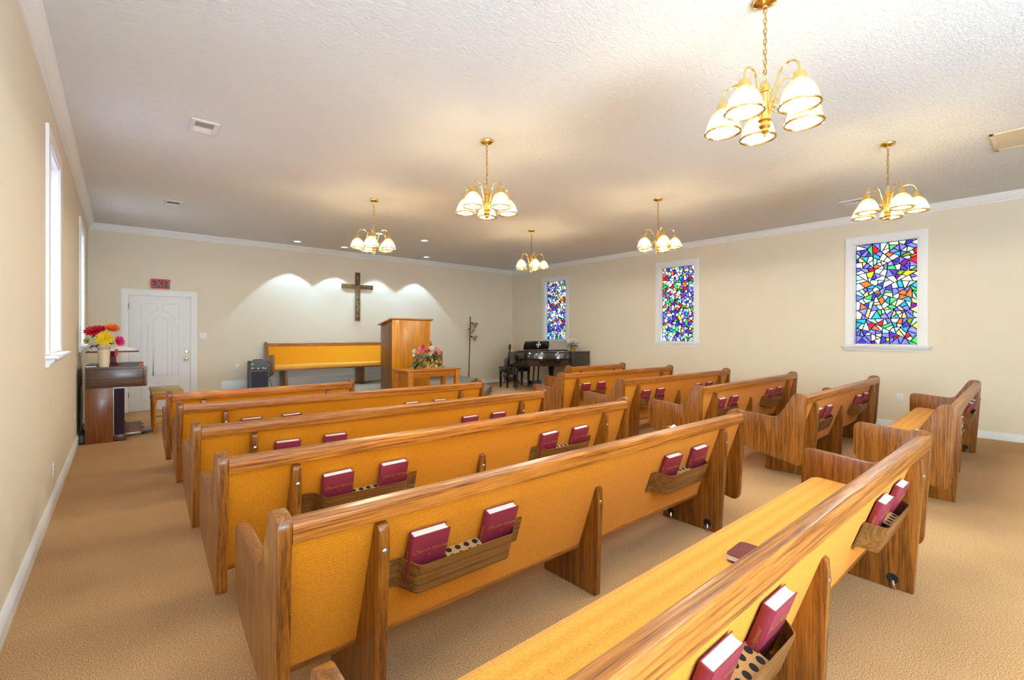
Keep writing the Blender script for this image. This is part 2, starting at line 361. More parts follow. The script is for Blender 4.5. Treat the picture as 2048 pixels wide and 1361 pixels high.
# crown moulding and baseboards (profile swept along each wall)
CROWN = [(0, 0), (0, -.105), (.012, -.105), (.016, -.09), (.03, -.082), (.05, -.045), (.066, -.03), (.07, -.016), (.082, -.012), (.082, 0)]
BASE = [(0, 0), (.016, 0), (.016, .07), (.011, .082), (.011, .092), (.006, .1), (0, .1)]
def run_y(prof, x, s, y0, y1, z): return MB().prism(prof, lambda u, v: (x+s*u, y0, z+v), lambda u, v: (x+s*u, y1, z+v))
def run_x(prof, y, s, x0, x1, z): return MB().prism(prof, lambda u, v: (x0, y+s*u, z+v), lambda u, v: (x1, y+s*u, z+v))
struct('trim_1', run_y(CROWN, XL, 1, YB, 5.2, ZC).prism(CROWN, lambda u, v: (XL+u, 5.203, ZC+v), lambda u, v: (XL+u, YF, ZC+v)), M['white'], 'white crown moulding on the left wall')
struct('trim_2', run_y(CROWN, XR, -1, YB, YF, ZC), M['white'], 'white crown moulding on the right wall')
struct('trim_3', run_x(CROWN, YF, -1, XL, XR, ZC), M['white'], 'white crown moulding over the platform')
BL = [(0, 0), (.016, 0), (.016, .075), (.022, .085), (.016, .11), (.008, .12), (0, .12)]
struct('baseboard_left', run_y(BL, XL, 1, YB, YF, 0), M['white'], 'white baseboard along the left wall')
struct('baseboard_right', run_y(BASE, XR, -1, YB, YF, 0), M['white'], 'white baseboard along the right wall')
bf = run_x(BASE, YF, -1, XL, .0, 0); run2 = run_x(BASE, YF, -1, 6.8, XR, 0); bf.add(run2.v, run2.f)
B2 = [(u, v*1.75) for u, v in BASE]; run3 = run_x(B2, YF, -1, 1.49, 6.8, .28); bf.add(run3.v, run3.f)
struct('baseboard_front', bf, M['white'], 'white baseboard along the front wall')

# ------------------------------------------------------------------ stained glass windows
def clip(poly, p, n):
    out = []
    for i in range(len(poly)):
        a, b = poly[i], poly[(i+1) % len(poly)]; da = (a[0]-p[0])*n[0]+(a[1]-p[1])*n[1]; db = (b[0]-p[0])*n[0]+(b[1]-p[1])*n[1]
        if da <= 0: out.append(a)
        if da*db < 0:
            t = da/(da-db); out.append((a[0]+t*(b[0]-a[0]), a[1]+t*(b[1]-a[1])))
    return out
def shrink(poly, d):
    n = len(poly); q = poly
    for i in range(n):
        a, b = poly[i], poly[(i+1) % n]; e = (b[0]-a[0], b[1]-a[1]); l = sqrt(e[0]**2+e[1]**2)
        if l < 1e-6: continue
        nr = (e[1]/l, -e[0]/l); q = clip(q, (a[0]-nr[0]*d, a[1]-nr[1]*d), nr)
        if len(q) < 3: return []
    return q
def area_of(p): return abs(sum(p[i][0]*p[(i+1) % len(p)][1]-p[(i+1) % len(p)][0]*p[i][1] for i in range(len(p))))/2
def cells(w, h, nx, ny, rg):
    """angular shards: polygons cut again and again by skewed lines across their long side"""
    a0 = w*h/(nx*ny); todo = [[(0, 0), (w, 0), (w, h), (0, h)]]; res = []
    while todo:
        p = todo.pop()
        if area_of(p) < a0*rg.uniform(1.0, 2.1): res.append(p); continue
        cx = sum(q[0] for q in p)/len(p); cy = sum(q[1] for q in p)/len(p)
        best = max(((p[i], p[j]) for i in range(len(p)) for j in range(i)), key=lambda e: (e[0][0]-e[1][0])**2+(e[0][1]-e[1][1])**2)
        an = math.atan2(best[0][1]-best[1][1], best[0][0]-best[1][0])+rg.uniform(-.65, .65); sz = sqrt(area_of(p))
        c = (cx+rg.uniform(-.13, .13)*sz, cy+rg.uniform(-.13, .13)*sz); n = (cos(an), sin(an))
        for q in (clip(p, c, n), clip(p, c, (-n[0], -n[1]))):
            if len(q) >= 3: todo.append(q)
    return res
def window(num, side, yc, label, split, nx=12, ny=21):
    x0, s = (XL, 1) if side < 0 else (XR, -1)            # s: direction into the room
    W_ = thing('window_%d' % num, label, None, (x0, yc, 0), kind='structure')
    rg = random.Random(100+num); y0, y1 = -WW/2, WW/2
    # casing: two jambs and a head, moulded; jamb liner inside the opening; stool and apron
    cs = MB()
    pr = [(0, 0), (.014, 0), (.02, .02), (.016, .05), (.022, .09), (.018, .104), (0, .104)]
    cs.prism(pr, lambda u, v: (s*u, y0-v, WZ0), lambda u, v: (s*u, y0-v, WZ1+v))
    cs.prism(pr, lambda u, v: (s*u, y1+v, WZ0), lambda u, v: (s*u, y1+v, WZ1+v))
    cs.prism(pr, lambda u, v: (s*u, y0-v, WZ1+v), lambda u, v: (s*u, y1+v, WZ1+v))
    cs.build('casing', M['white'], W_)
    t = .014; jl = MB()
    jl.box((s*.004, y0, WZ0), (-s*(WT-.005), y0+t, WZ1)).box((s*.004, y1-t, WZ0), (-s*(WT-.005), y1, WZ1)).box((s*.004, y0, WZ1-t), (-s*(WT-.005), y1, WZ1)).box((s*.004, y0, WZ0), (-s*(WT-.005), y1, WZ0+t))
    jl.build('jamb_liner', M['white'], W_, smooth=0)
    MB().box((-s*.09, y0-.15, WZ0-.03), (s*.075, y1+.15, WZ0-.002)).build('stool', M['white'], W_, bevel=.009)
    MB().prism([(0, 0), (.018, .0), (.022, .02), (.045, .04), (.05, .06), (0, .06)], lambda u, v: (s*u, y0-.12, WZ0-.09+v), lambda u, v: (s*u, y1+.12, WZ0-.09+v)).build('apron', M['white'], W_)
    xi = -s*.075                                          # inner face of the glazing
    w, h = WW-2*t, WZ1-WZ0-2*t
    cl = cells(w, h, nx, ny, rg); mx = MB(); joined = {}
    tot = sum(wt for _, wt in PANE)
    for poly in cl:
        sh = shrink(poly, .0062)
        area = 0
        for i in range(len(sh)): a, b = sh[i], sh[(i+1) % len(sh)]; area += a[0]*b[1]-b[0]*a[1]
        if len(sh) < 3 or area < .0006:
            mx.prism(poly, lambda u, v: (xi-s*.004, y0+t+u, WZ0+t+v), lambda u, v: (xi-s*.03, y0+t+u, WZ0+t+v)); continue
        n = len(poly); m = len(sh)
        # lead/resin joint: ring from the cell outline to the shrunk outline, built as solid wedges
        for i in range(n):
            a, b = poly[i], poly[(i+1) % n]; e = (b[0]-a[0], b[1]-a[1]); l = sqrt(e[0]**2+e[1]**2)
            if l < .002: continue
            nr = (-e[1]/l*.0072, e[0]/l*.0072); q = [a, b, (b[0]+nr[0], b[1]+nr[1]), (a[0]+nr[0], a[1]+nr[1])]
            mx.prism(q, lambda u, v: (xi-s*.006, y0+t+u, WZ0+t+v), lambda u, v: (xi-s*.028, y0+t+u, WZ0+t+v))
        k = rg.uniform(0, tot); mat = PANE[-1][0]
        for mt, wt in PANE:
            k -= wt
            if k <= 0: mat = mt; break
        rp = roundpoly([(x, y, .006) for x, y in sh], 1)
        cx = sum(p[0] for p in rp)/len(rp); cy = sum(p[1] for p in rp)/len(rp); d = rg.uniform(0, .006)
        fr = [(cx+(x-cx)*.72, cy+(y-cy)*.72) for x, y in rp]; nn = len(rp)
        tx, ty = rg.uniform(-.06, .06), rg.uniform(-.06, .06)
        pm = MB()
        vs = [(xi-s*.026, y0+t+x, WZ0+t+y) for x, y in rp]+[(xi-s*.006, y0+t+x, WZ0+t+y) for x, y in rp]+[(xi+s*(d*.4+tx*(x-cx)+ty*(y-cy)), y0+t+x, WZ0+t+y) for x, y in fr]
        fs = [tuple(range(nn))]+[(i, (i+1) % nn, nn+(i+1) % nn, nn+i) for i in range(nn)]+[(nn+i, nn+(i+1) % nn, 2*nn+(i+1) % nn, 2*nn+i) for i in range(nn)]+[tuple(range(2*nn, 3*nn))]
        if split: pm.add(vs, fs).build('pane', mat, W_, smooth=0)
        else: joined.setdefault(mat, MB()).add(vs, fs)
    mx.build('resin_matrix', M['matrix'], W_, smooth=0)
    if not split:
        big = None; J = MB(); mats = []; idx = []
        for mt, mb in joined.items():
            mats.append(mt); idx += [len(mats)-1]*len(mb.f); J.add(mb.v, mb.f)
        me = bpy.data.meshes.new('glass_panes'); me.from_pydata(J.v, [], J.f)
        for mt in mats: me.materials.append(mt)
        me.polygons.foreach_set('material_index', idx); me.update()
        o = place(None, 'glass_panes', me, W_); o['kind'] = 'stuff'
    return W_
window(1, -1, WIN_Y[2], 'tall white-framed window on the left wall, nearer one, glass washed out by daylight', False)
window(2, -1, WIN_Y[3], 'tall white-framed window on the left wall above the organ', False)
window(3, 1, WIN_Y[1], 'stained glass window on the right wall nearest the camera', True)
window(4, 1, WIN_Y[2], 'middle stained glass window on the right wall', True)
window(5, 1, WIN_Y[3], 'stained glass window on the right wall above the piano', False)
window(6, -1, WIN_Y[1], None, False); window(7, -1, WIN_Y[0], None, False); window(8, 1, WIN_Y[0], None, False)

# ------------------------------------------------------------------ platform
PZ = .28
plat = [(1.6, YF), (1.6, 9.46), (3.04, 8.0), (5.34, 8.0), (6.8, 9.46), (6.8, YF)]
step = [(1.6, 9.40), (1.6, 8.87), (2.82, 7.65), (5.58, 7.65), (6.8, 8.87), (6.8, 9.40), (5.33, 7.97), (3.05, 7.97)]
struct('platform', MB().prism(plat, lambda x, y: (x, y, 0), lambda x, y: (x, y, PZ)), M['stage_carpet'], 'taupe carpeted platform with canted corners', bevel=.012)
struct('platform_step', MB().prism(step, lambda x, y: (x, y, 0), lambda x, y: (x, y, .14)), M['stage_carpet'], 'low carpeted step around the platform', bevel=.01)

# ------------------------------------------------------------------ door at the left of the front wall
D = thing('door_1', 'white exit door with arched raised panels and brass knob', None, (.55, YF, 0), kind='structure')
dx0, dx1, dz = -.445, .445, 2.04
cs = MB()
for sgn in (-1, 1): cs.prism([(0, 0), (.016, 0), (.022, .03), (.018, .08), (.014, .1), (0, .1)], lambda u, v: (sgn*(.447+v), -u, 0), lambda u, v: (sgn*(.447+v), -u, dz+.002+v))
cs.prism([(0, 0), (.016, 0), (.022, .03), (.018, .08), (.014, .1), (0, .1)], lambda u, v: (-.447-v, -u, dz+.002+v), lambda u, v: (.447+v, -u, dz+.002+v))
cs.build('door_frame', M['white'], D)
slab = MB().box((dx0+.004, -.012, .012), (dx1-.004, -.001, dz-.004)).build('door_slab', M['door'], D, bevel=.002)
def moulding(pts, closed=True): return MB().tube([(x, -.013, z) for x, z in pts], .0075, 6, closed=closed)
def panel(parent, pts):
    mb = moulding(pts); cx = sum(p[0] for p in pts)/len(pts); cz = sum(p[1] for p in pts)/len(pts)
    ins = shrink([(x, z) for x, z in pts][::-1] if sum(a[0]*b[1]-b[0]*a[1] for a, b in zip(pts, pts[1:]+pts[:1])) < 0 else pts, .03)
    if len(ins) >= 3: mb.prism(ins, lambda u, v: (u, -.011, v), lambda u, v: (u, -.018, v))
    mb.build('raised_panel', M['door'], parent)
arc = lambda cx, cz, r, a0, a1, n=10: [(cx+r*cos(radians(a0+(a1-a0)*i/n)), cz+r*sin(radians(a0+(a1-a0)*i/n))) for i in range(n+1)]
panel(slab, [(-.105, .62), (.105, .62)]+arc(0, 1.56, .105, 0, 180))
for sg in (-1, 1):
    panel(slab, [(sg*x, z) for x, z in [(.27, .62), (.27, 1.54), (.175, 1.54), (.175, .62)]])
    panel(slab, [(sg*x, z) for x, z in [(.27, 1.64), (.27, 1.9), (.04, 1.9), (.04, 1.78)]+arc(0, 1.6, .185, 78, 12, 8)])
    panel(slab, [(sg*x, z) for x, z in [(.27, .18), (.27, .5), (.05, .5), (.05, .18)]])
kn = MB().lathe([(.032, 0), (.032, .006), (.012, .012), (.011, .03), (.026, .04), (.03, .052), (.022, .064), (0, .067)], 16, M4=mat_to((0, -1, 0), (.385, -.012, .9)))
kn.build('door_knob', M['brass'], D)
MB().lathe([(.03, 0), (.03, .008), (.022, .016), (0, .018)], 16, M4=mat_to((0, -1, 0), (.385, -.012, 1.03))).box((.38, -.045, 1.005), (.39, -.028, 1.055)).build('deadbolt', M['brass'], D)
MB().box((dx0, -.02, 0), (dx1, 0, .012)).build('threshold', M['silver'], D)
for z in (.25, 1.05, 1.8): MB().tube([(-.446, -.016, z), (-.446, -.016, z+.09)], .006).build('hinge', M['brass_dk'], D)

# exit sign
E_ = thing('exit_sign', 'red EXIT sign on the wall above the white door', 'sign', (.55, YF-.002, 2.255))
MB().box((-.132, -.035, -.085), (.132, 0, .085)).build('housing', M['exit_grey'], E_, bevel=.004)
fm = MB()
for a, b in (((-.128, -.04, .074), (.128, -.034, .083)), ((-.128, -.04, -.083), (.128, -.034, -.074)), ((-.128, -.04, -.083), (-.12, -.034, .083))): fm.box(a, b)
fm.build('red_border', M['exit_red'], E_)
tm = text_mesh('EXIT', .175, 'exit_lettering', M['exit_red'], .003)
o = place(None, 'lettering', tm, E_, (0, -.039, .0)); o.rotation_euler = (radians(90), 0, 0); o.scale = (.86, 1.08, 1)

# ------------------------------------------------------------------ pews
def backP(x, u, w):
    """point on the rear of the sloping seat back: u up the slope from its lower edge, w out of the back"""
    return (x, .2-.322*u-.947*w, .235+.947*u-.322*w)
ENDP = roundpoly([(.0, .825, .05), (.040, .155, .055), (.50, .255, .05), (.66, .305, .10), (.66, .622, .06), (.245, .585, .09), (.105, .825, .055)], 6)
LEGP = roundpoly([(.035, 0, 0), (.47, 0, 0), (.445, .335, 0), (.20, .335, 0), (.065, .70, .0), (.05, .722, .03), (.0, .722, .03), (-.004, .62, 0)], 4)
LEGM = roundpoly([(.085, 0, 0), (.47, 0, 0), (.445, .335, 0), (.20, .335, 0), (.118, .545, .0), (.105, .57, .02), (.072, .575, .022), (.066, .50, 0)], 4)
_cache = {}
def pew_mesh(L):
    if L in _cache: return _cache[L]
    t = .044; me = {}
    me['end_panel'] = MB().prism(ENDP, lambda y, z: (0, y, z), lambda y, z: (t, y, z)).mesh('end_panel', M['oak_z'], bevel=.006)
    rail = roundpoly([(.004, .733, .003), (.004, .79, .006), (.014, .802, .006), (.062, .802, .008), (.066, .79, .006), (.066, .733, .003)], 3)
    me['back_rail'] = MB().prism(rail, lambda y, z: (t, y, z), lambda y, z: (L-t, y, z)).mesh('back_rail', M['oak_x'], bevel=0, smooth=50)
    bp = MB(); th = -.035
    nseg = 6
    vs = [backP(t, 0, 0), backP(L-t, 0, 0), backP(L-t, .528, 0), backP(t, .528, 0), backP(t, 0, th), backP(L-t, 0, th), backP(L-t, .528, th), backP(t, .528, th)]
    bp.add(vs, [(0, 1, 2, 3), (7, 6, 5, 4), (0, 4, 5, 1), (3, 2, 6, 7), (0, 3, 7, 4), (1, 5, 6, 2)])
    me['seat_back'] = bp.mesh('seat_back', M['fabric'], smooth=0)
    me['bottom_trim'] = MB().add([backP(x, u, w) for x in (t, L-t) for u, w in ((-.02, .005), (0.004, .005), (.004, -.04), (-.02, -.04))], [(0, 1, 2, 3), (4, 7, 6, 5), (0, 4, 5, 1), (1, 5, 6, 2), (2, 6, 7, 3), (3, 7, 4, 0)]).mesh('bottom_trim', M['oak_x'], bevel=.003)
    sp = roundpoly([(.17, .355, .0), (.17, .415, .01), (.56, .44, .03), (.615, .425, .035), (.61, .36, .03), (.58, .352, 0)], 4)
    me['seat'] = MB().prism(sp, lambda y, z: (t, y, z), lambda y, z: (L-t, y, z)).mesh('seat', M['seat_fabric'], smooth=40)
    me['seat_board'] = MB().box((t, .19, .332), (L-t, .585, .3545)).mesh('seat_board', M['oak_x'], bevel=.003)
    me['leg'] = MB().prism(LEGP, lambda y, z: (-.02, y, z), lambda y, z: (.02, y, z)).mesh('leg', M['oak_z'], bevel=.004)
    me['leg_mid'] = MB().prism(LEGM, lambda y, z: (-.02, y, z), lambda y, z: (.02, y, z)).mesh('leg', M['oak_z'], bevel=.004)
    me['bolt'] = MB().lathe([(.0115, 0), (.011, .003), (.007, .006), (0, .0075)], 12, M4=mat_to((0, -1, 0), (0, -.004, .63))).mesh('bolt', M['chrome'])
    me['anchor_recess'] = MB().lathe([(.024, 0), (.027, .003), (.022, .004), (.012, .002), (0, .0015)], 14, M4=mat_to((-1, 0, 0), (-.0205, 0, 0)), caps=False).mesh('anchor_recess', M['rubber'])
    me['anchor_clip'] = MB().tube([(-.024, 0, -.012), (-.036, -.006, -.03), (-.03, -.01, -.051)], .007, 8).mesh('anchor_clip', M['chrome'])
    _cache[L] = me; return me
# hymnal rack: a bent strap, a floor board and a communion cup holder
RW = .65
def strap():
    path = []
    h = RW/2
    for k in range(0, 3): path.append((-h+.02*k, .004))
    for k in range(1, 9):
        u = k/8; path.append((-h+.04+.075*u, .004+.072*(3*u*u-2*u**3)))
    half = path[:]; path = half+[(-x, w) for x, w in half[::-1]]
    z0, z1 = .204, .330; mb = MB(); th = .006; n = len(path)
    vs = []
    for x, w in path: vs += [backP(x, z0, w), backP(x, z1, w), backP(x, z1, w+th), backP(x, z0, w+th)]
    fs = [(0, 1, 2, 3), ((n-1)*4, (n-1)*4+3, (n-1)*4+2, (n-1)*4+1)]
    for i in range(n-1):
        a, b = i*4, (i+1)*4
        fs += [(a+k, b+k, b+(k+1) % 4, a+(k+1) % 4) for k in range(4)]
    return mb.add(vs, fs)
RACK = strap().mesh('hymnal_rack', M['oak_x2'], smooth=35)
def backbox(x0, x1, u0, u1, w0, w1):
    vs = [backP(x, u, w) for x in (x0, x1) for u, w in ((u0, w0), (u1, w0), (u1, w1), (u0, w1))]
    return MB().add(vs, [(0, 1, 2, 3), (4, 7, 6, 5), (0, 4, 5, 1), (1, 5, 6, 2), (2, 6, 7, 3), (3, 7, 4, 0)])
RACKB = backbox(-.23, .23, .208, .216, .002, .074).mesh('rack_floor', M['oak_x2'])
CUP = backbox(-.085, .085, .292, .298, .004, .072).mesh('cup_holder', M['cork'])
hb = MB()
for i in range(4):
    for j in range(2):
        x = -.063+.042*i; w = .021+.034*j
        hb.add([backP(x+.0125*cos(a*pi/6), .2988, w+.0125*sin(a*pi/6)) for a in range(12)]+[backP(x+.0125*cos(a*pi/6), .294, w+.0125*sin(a*pi/6)) for a in range(12)], [tuple(range(12))]+[(a, (a+1) % 12, 12+(a+1) % 12, 12+a) for a in range(12)])
CUPH = hb.mesh('cup_holes', M['rubber'], smooth=0)
sb = MB()
for x, u, w in ((-.31, .315, .0105), (-.31, .245, .0105), (.31, .315, .0105), (.31, .245, .0105), (0, .262, .082)):
    p = backP(x, u, w); sb.lathe([(.004, -.002), (.004, .001), (0, .0018)], 8, M4=mat_to((0, -.947, -.322), p))
RSCR = sb.mesh('rack_screws', M['chrome'])

def make_pew(x0, x1, yl, yr, label, legs=3, racks=('left', 'right'), rdx=(0, 0)):
    L = round(x1-x0, 2); me = pew_mesh(L)
    P = thing('church_pew', label, 'pew', (x0, yl, 0), math.atan2(yr-yl, x1-x0), 'oak pews with mustard upholstery')
    place(None, 'end_panel', me['end_panel'], P); place(None, 'end_panel', me['end_panel'], P, (L-.044, 0, 0))
    for k in ('back_rail', 'seat_back', 'bottom_trim', 'seat', 'seat_board'): place(None, k, me[k], P)
    lx = [.335, L/2, L-.32] if legs == 3 else [.3, L-.3]
    for i, x in enumerate(lx):
        mid = legs == 3 and i == 1
        lg = place(None, 'leg', me['leg_mid' if mid else 'leg'], P, (x, 0, 0)); place(None, 'bolt', me['bolt'], lg, (0, .072, -.135) if mid else None)
        if i != len(lx)//2 or legs == 2:
            for ay in (.40, .12):
                for nm_ in ('anchor_recess', 'anchor_clip'):
                    q = place(None, nm_, me[nm_], lg, (0, ay, .055))
                    if i == 0: q.rotation_euler = (0, 0, pi)
    rx = {'left': .71+rdx[0], 'right': L-.745+rdx[1]}
    for side in racks:
        r = place(None, 'hymnal_rack', RACK, P, (rx[side], 0, 0)); place(None, 'rack_floor', RACKB, r); place(None, 'rack_screws', RSCR, r)['kind'] = 'stuff'
        c = place(None, 'cup_holder', CUP, r); place(None, 'cup_holes', CUPH, r)['kind'] = 'stuff'
    return P, L, rx
ORD = ['front', 'second', 'third', 'fourth', 'fifth', 'sixth']
LEFT = [(.33, 2.12, 5.43, 5.42), (.34, 3.31, 4.53, 4.45), (.335, 3.30, 3.40, 3.38), (.333, 3.37, 2.44, 2.43), (.355, 3.487, 1.50, 1.505), (.34, 3.54, .47, .495)]
RIGHT = [(5.93, 7.42, 5.52, 5.46), (4.79, 7.50, 4.60, 4.50), (4.74, 7.54, 3.52, 3.51), (4.745, 7.61, 2.51, 2.56), (4.76, 7.75, 1.53, 1.62), (4.91, 7.93, .55, .68)]
PEWS = {}
for blk, rows in (('left', LEFT), ('right', RIGHT)):
    for i, (x0, x1, a, b) in enumerate(rows):
        lab = {('left', 0): 'short front oak pew left of the aisle, nearest the platform', ('right', 0): 'short front oak pew right of the aisle, beside the piano'}.get((blk, i))
        if not lab:
            lab = 'oak pew with mustard upholstery, %s from the front, %s of the aisle' % (ORD[i] if i < 5 else 'sixth and rearmost', blk)
        PEWS[blk, i] = make_pew(x0, x1, a, b, lab, 2 if i == 0 else 3, () if i == 0 else ('left', 'right'), (.20, .0) if (blk, i) == ('left', 5) else (0, 0))

# ------------------------------------------------------------------ hymnals
BW, BH, BT = .158, .212, .036
hc = MB().box((-BW/2, 0, 0), (BW/2, BH, .0028)).box((-BW/2, 0, BT-.0028), (BW/2, BH, BT))
sp = [(-BW/2-.005+.006*abs(2*k/6-1)**2, BT*k/6) for k in range(7)]
hc.prism(sp+[(-BW/2+.003, BT), (-BW/2+.003, 0)], lambda u, v: (u, 0, v), lambda u, v: (u, BH, v))
H_COVER = hc.mesh('cover', M['maroon'], bevel=.0008, smooth=30)
H_PAGES = MB().prism([(-BW/2+.003, .003), (BW/2-.007, .003), (BW/2-.011, BT/2), (BW/2-.007, BT-.003), (-BW/2+.003, BT-.003)], lambda u, v: (u, .004, v), lambda u, v: (u, BH-.004, v)).mesh('pages', M['paper'])
H_TXT = text_mesh('Church Hymnal', .0235, 'title', M['gilt'], .0002, .35)
orn = MB()
for a in range(4): orn.prism([(0, .002), (.006, 0), (0, -.002)], lambda u, v: (u*cos(a*pi/2)-v*sin(a*pi/2), u*sin(a*pi/2)+v*cos(a*pi/2), 0), lambda u, v: (u*cos(a*pi/2)-v*sin(a*pi/2), u*sin(a*pi/2)+v*cos(a*pi/2), .0004))
H_ORN = orn.mesh('ornament', M['gilt'])
H_SP = text_mesh('Church Hymnal', .017, 'spine_title', M['gilt'], .0002, .2)
def hymnal(M4, label, group, rich=True, mirror=False):
    b = thing('hymnal', label, 'book', group=group); b.matrix_world = M4
    place(None, 'cover', H_COVER, b); place(None, 'pages', H_PAGES, b)
    if rich:
        place(None, 'title', H_TXT, b, (.004, .138, BT+.0003)); place(None, 'ornament', H_ORN, b, (.004, .113, BT+.0002))
        o = place(None, 'spine_title', H_SP, b, (-BW/2-.0053, .09, BT/2)); o.rotation_euler = Matrix(((0, 0, -1), (1, 0, 0), (0, -1, 0))).to_euler()
    return b
def rack_book(blk, i, side, which, lean=0.0, dx=0.0, dz=0.0):
    P, L, rx = PEWS[blk, i]
    x = rx[side]+(-.165 if which == 'left' else .165)+dx
    ux = Vector((1, 0, 0)); uu = Vector((0, -.322, .947)); uw = Vector((0, -.947, -.322))
    ca, sa = cos(lean), sin(lean)
    X = ux*ca+uu*sa; Y = -ux*sa+uu*ca
    o = Vector(backP(x, .222+abs(sa)*BW/2+dz, .006))
    Ml = Matrix(((X.x, Y.x, uw.x, o.x), (X.y, Y.y, uw.y, o.y), (X.z, Y.z, uw.z, o.z), (0, 0, 0, 1)))
    Mw = Matrix.Translation(P.location) @ Matrix.Rotation(P.rotation_euler[2], 4, 'Z')
    pew = '%s pew %s of the aisle' % (ORD[i] if i < 5 else 'rearmost', blk)
    lab = '%s maroon hymnal in the %s rack behind the %s' % (which, side, pew)
    hymnal(Mw @ Ml, lab, 'hymnals in the pew racks', rich=(i >= 2))
for blk, i, sides in (('left', 1, 'lr'), ('left', 2, 'lr'), ('left', 3, 'lr'), ('left', 4, 'lr'), ('left', 5, 'lr'), ('right', 1, 'l'), ('right', 2, 'lr'), ('right', 3, 'lr'), ('right', 4, 'lr'), ('right', 5, 'lr')):
    for s_ in sides:
        side = 'left' if s_ == 'l' else 'right'
        for which in ('left', 'right'):
            rack_book(blk, i, side, which, rnd.uniform(-.02, .06), rnd.uniform(-.012, .012))
# loose book on the rearmost left pew's seat
P6 = PEWS['left', 5][0]
lb = thing('leather_book', 'maroon soft leather book lying on the seat of the rearmost left pew', 'book', (2.01, .865, .436), .05); lb.scale = (.76, .76, .9)
rp = roundpoly([(-.11, -.075, .03), (.11, -.075, .03), (.11, .075, .03), (-.11, .075, .03)], 4)
MB().prism(rp, lambda x, y: (x, y, 0), lambda x, y: (x, y, .003)).prism(rp, lambda x, y: (x, y, .027), lambda x, y: (x, y, .031)).box((-.108, -.078, 0), (.108, -.07, .031)).build('cover', M['maroon_dark'], lb, bevel=.001)
MB().box((-.102, -.069, .003), (.102, .069, .027)).build('pages', M['paper'], lb)
# white ring peeking over the rail of the fifth left pew
wr = thing('plastic_ring', 'small white ring peeking over the back rail of the fifth pew left of the aisle', 'ring', (2.63, 1.577, .779))
MB().tube([(.026*cos(t), 0, .026*sin(t)) for t in [k*2*pi/24 for k in range(24)]], .006, 8, closed=True).build('ring', M['plastic'], wr)
MB().box((-.009, -.005, -.04), (.009, .003, -.018)).build('mount', M['plastic'], wr, bevel=.002)

# ------------------------------------------------------------------ stage bench (same family, longer, faces the room)
bx0, bx1, by = 2.2, 5.94, 10.35; L = round(bx1-bx0, 2); bme = pew_mesh(L)
SB = thing('platform_bench', 'long oak bench with mustard back on the platform against the front wall', 'bench', (bx1, by, PZ), pi)
SB.scale = (1, 1, 1.115)
place(None, 'end_panel', bme['end_panel'], SB); place(None, 'end_panel', bme['end_panel'], SB, (L-.044, 0, 0))
for k in ('back_rail', 'seat', 'seat_board'): place(None, k, bme[k], SB)
vs = [backP(x, u, w_) for u, w_ in ((.13, 0), (.528, 0), (.13, -.035), (.528, -.035)) for x in (.044, L-.044)]
MB().add(vs, [(0, 1, 3, 2), (4, 6, 7, 5), (0, 4, 5, 1), (2, 3, 7, 6), (0, 2, 6, 4), (1, 5, 7, 3)]).build('seat_back', M['fabric'], SB, smooth=0)
for x in (.3, L/2, L-.3): place(None, 'leg', bme['leg'], SB, (x, 0, 0))

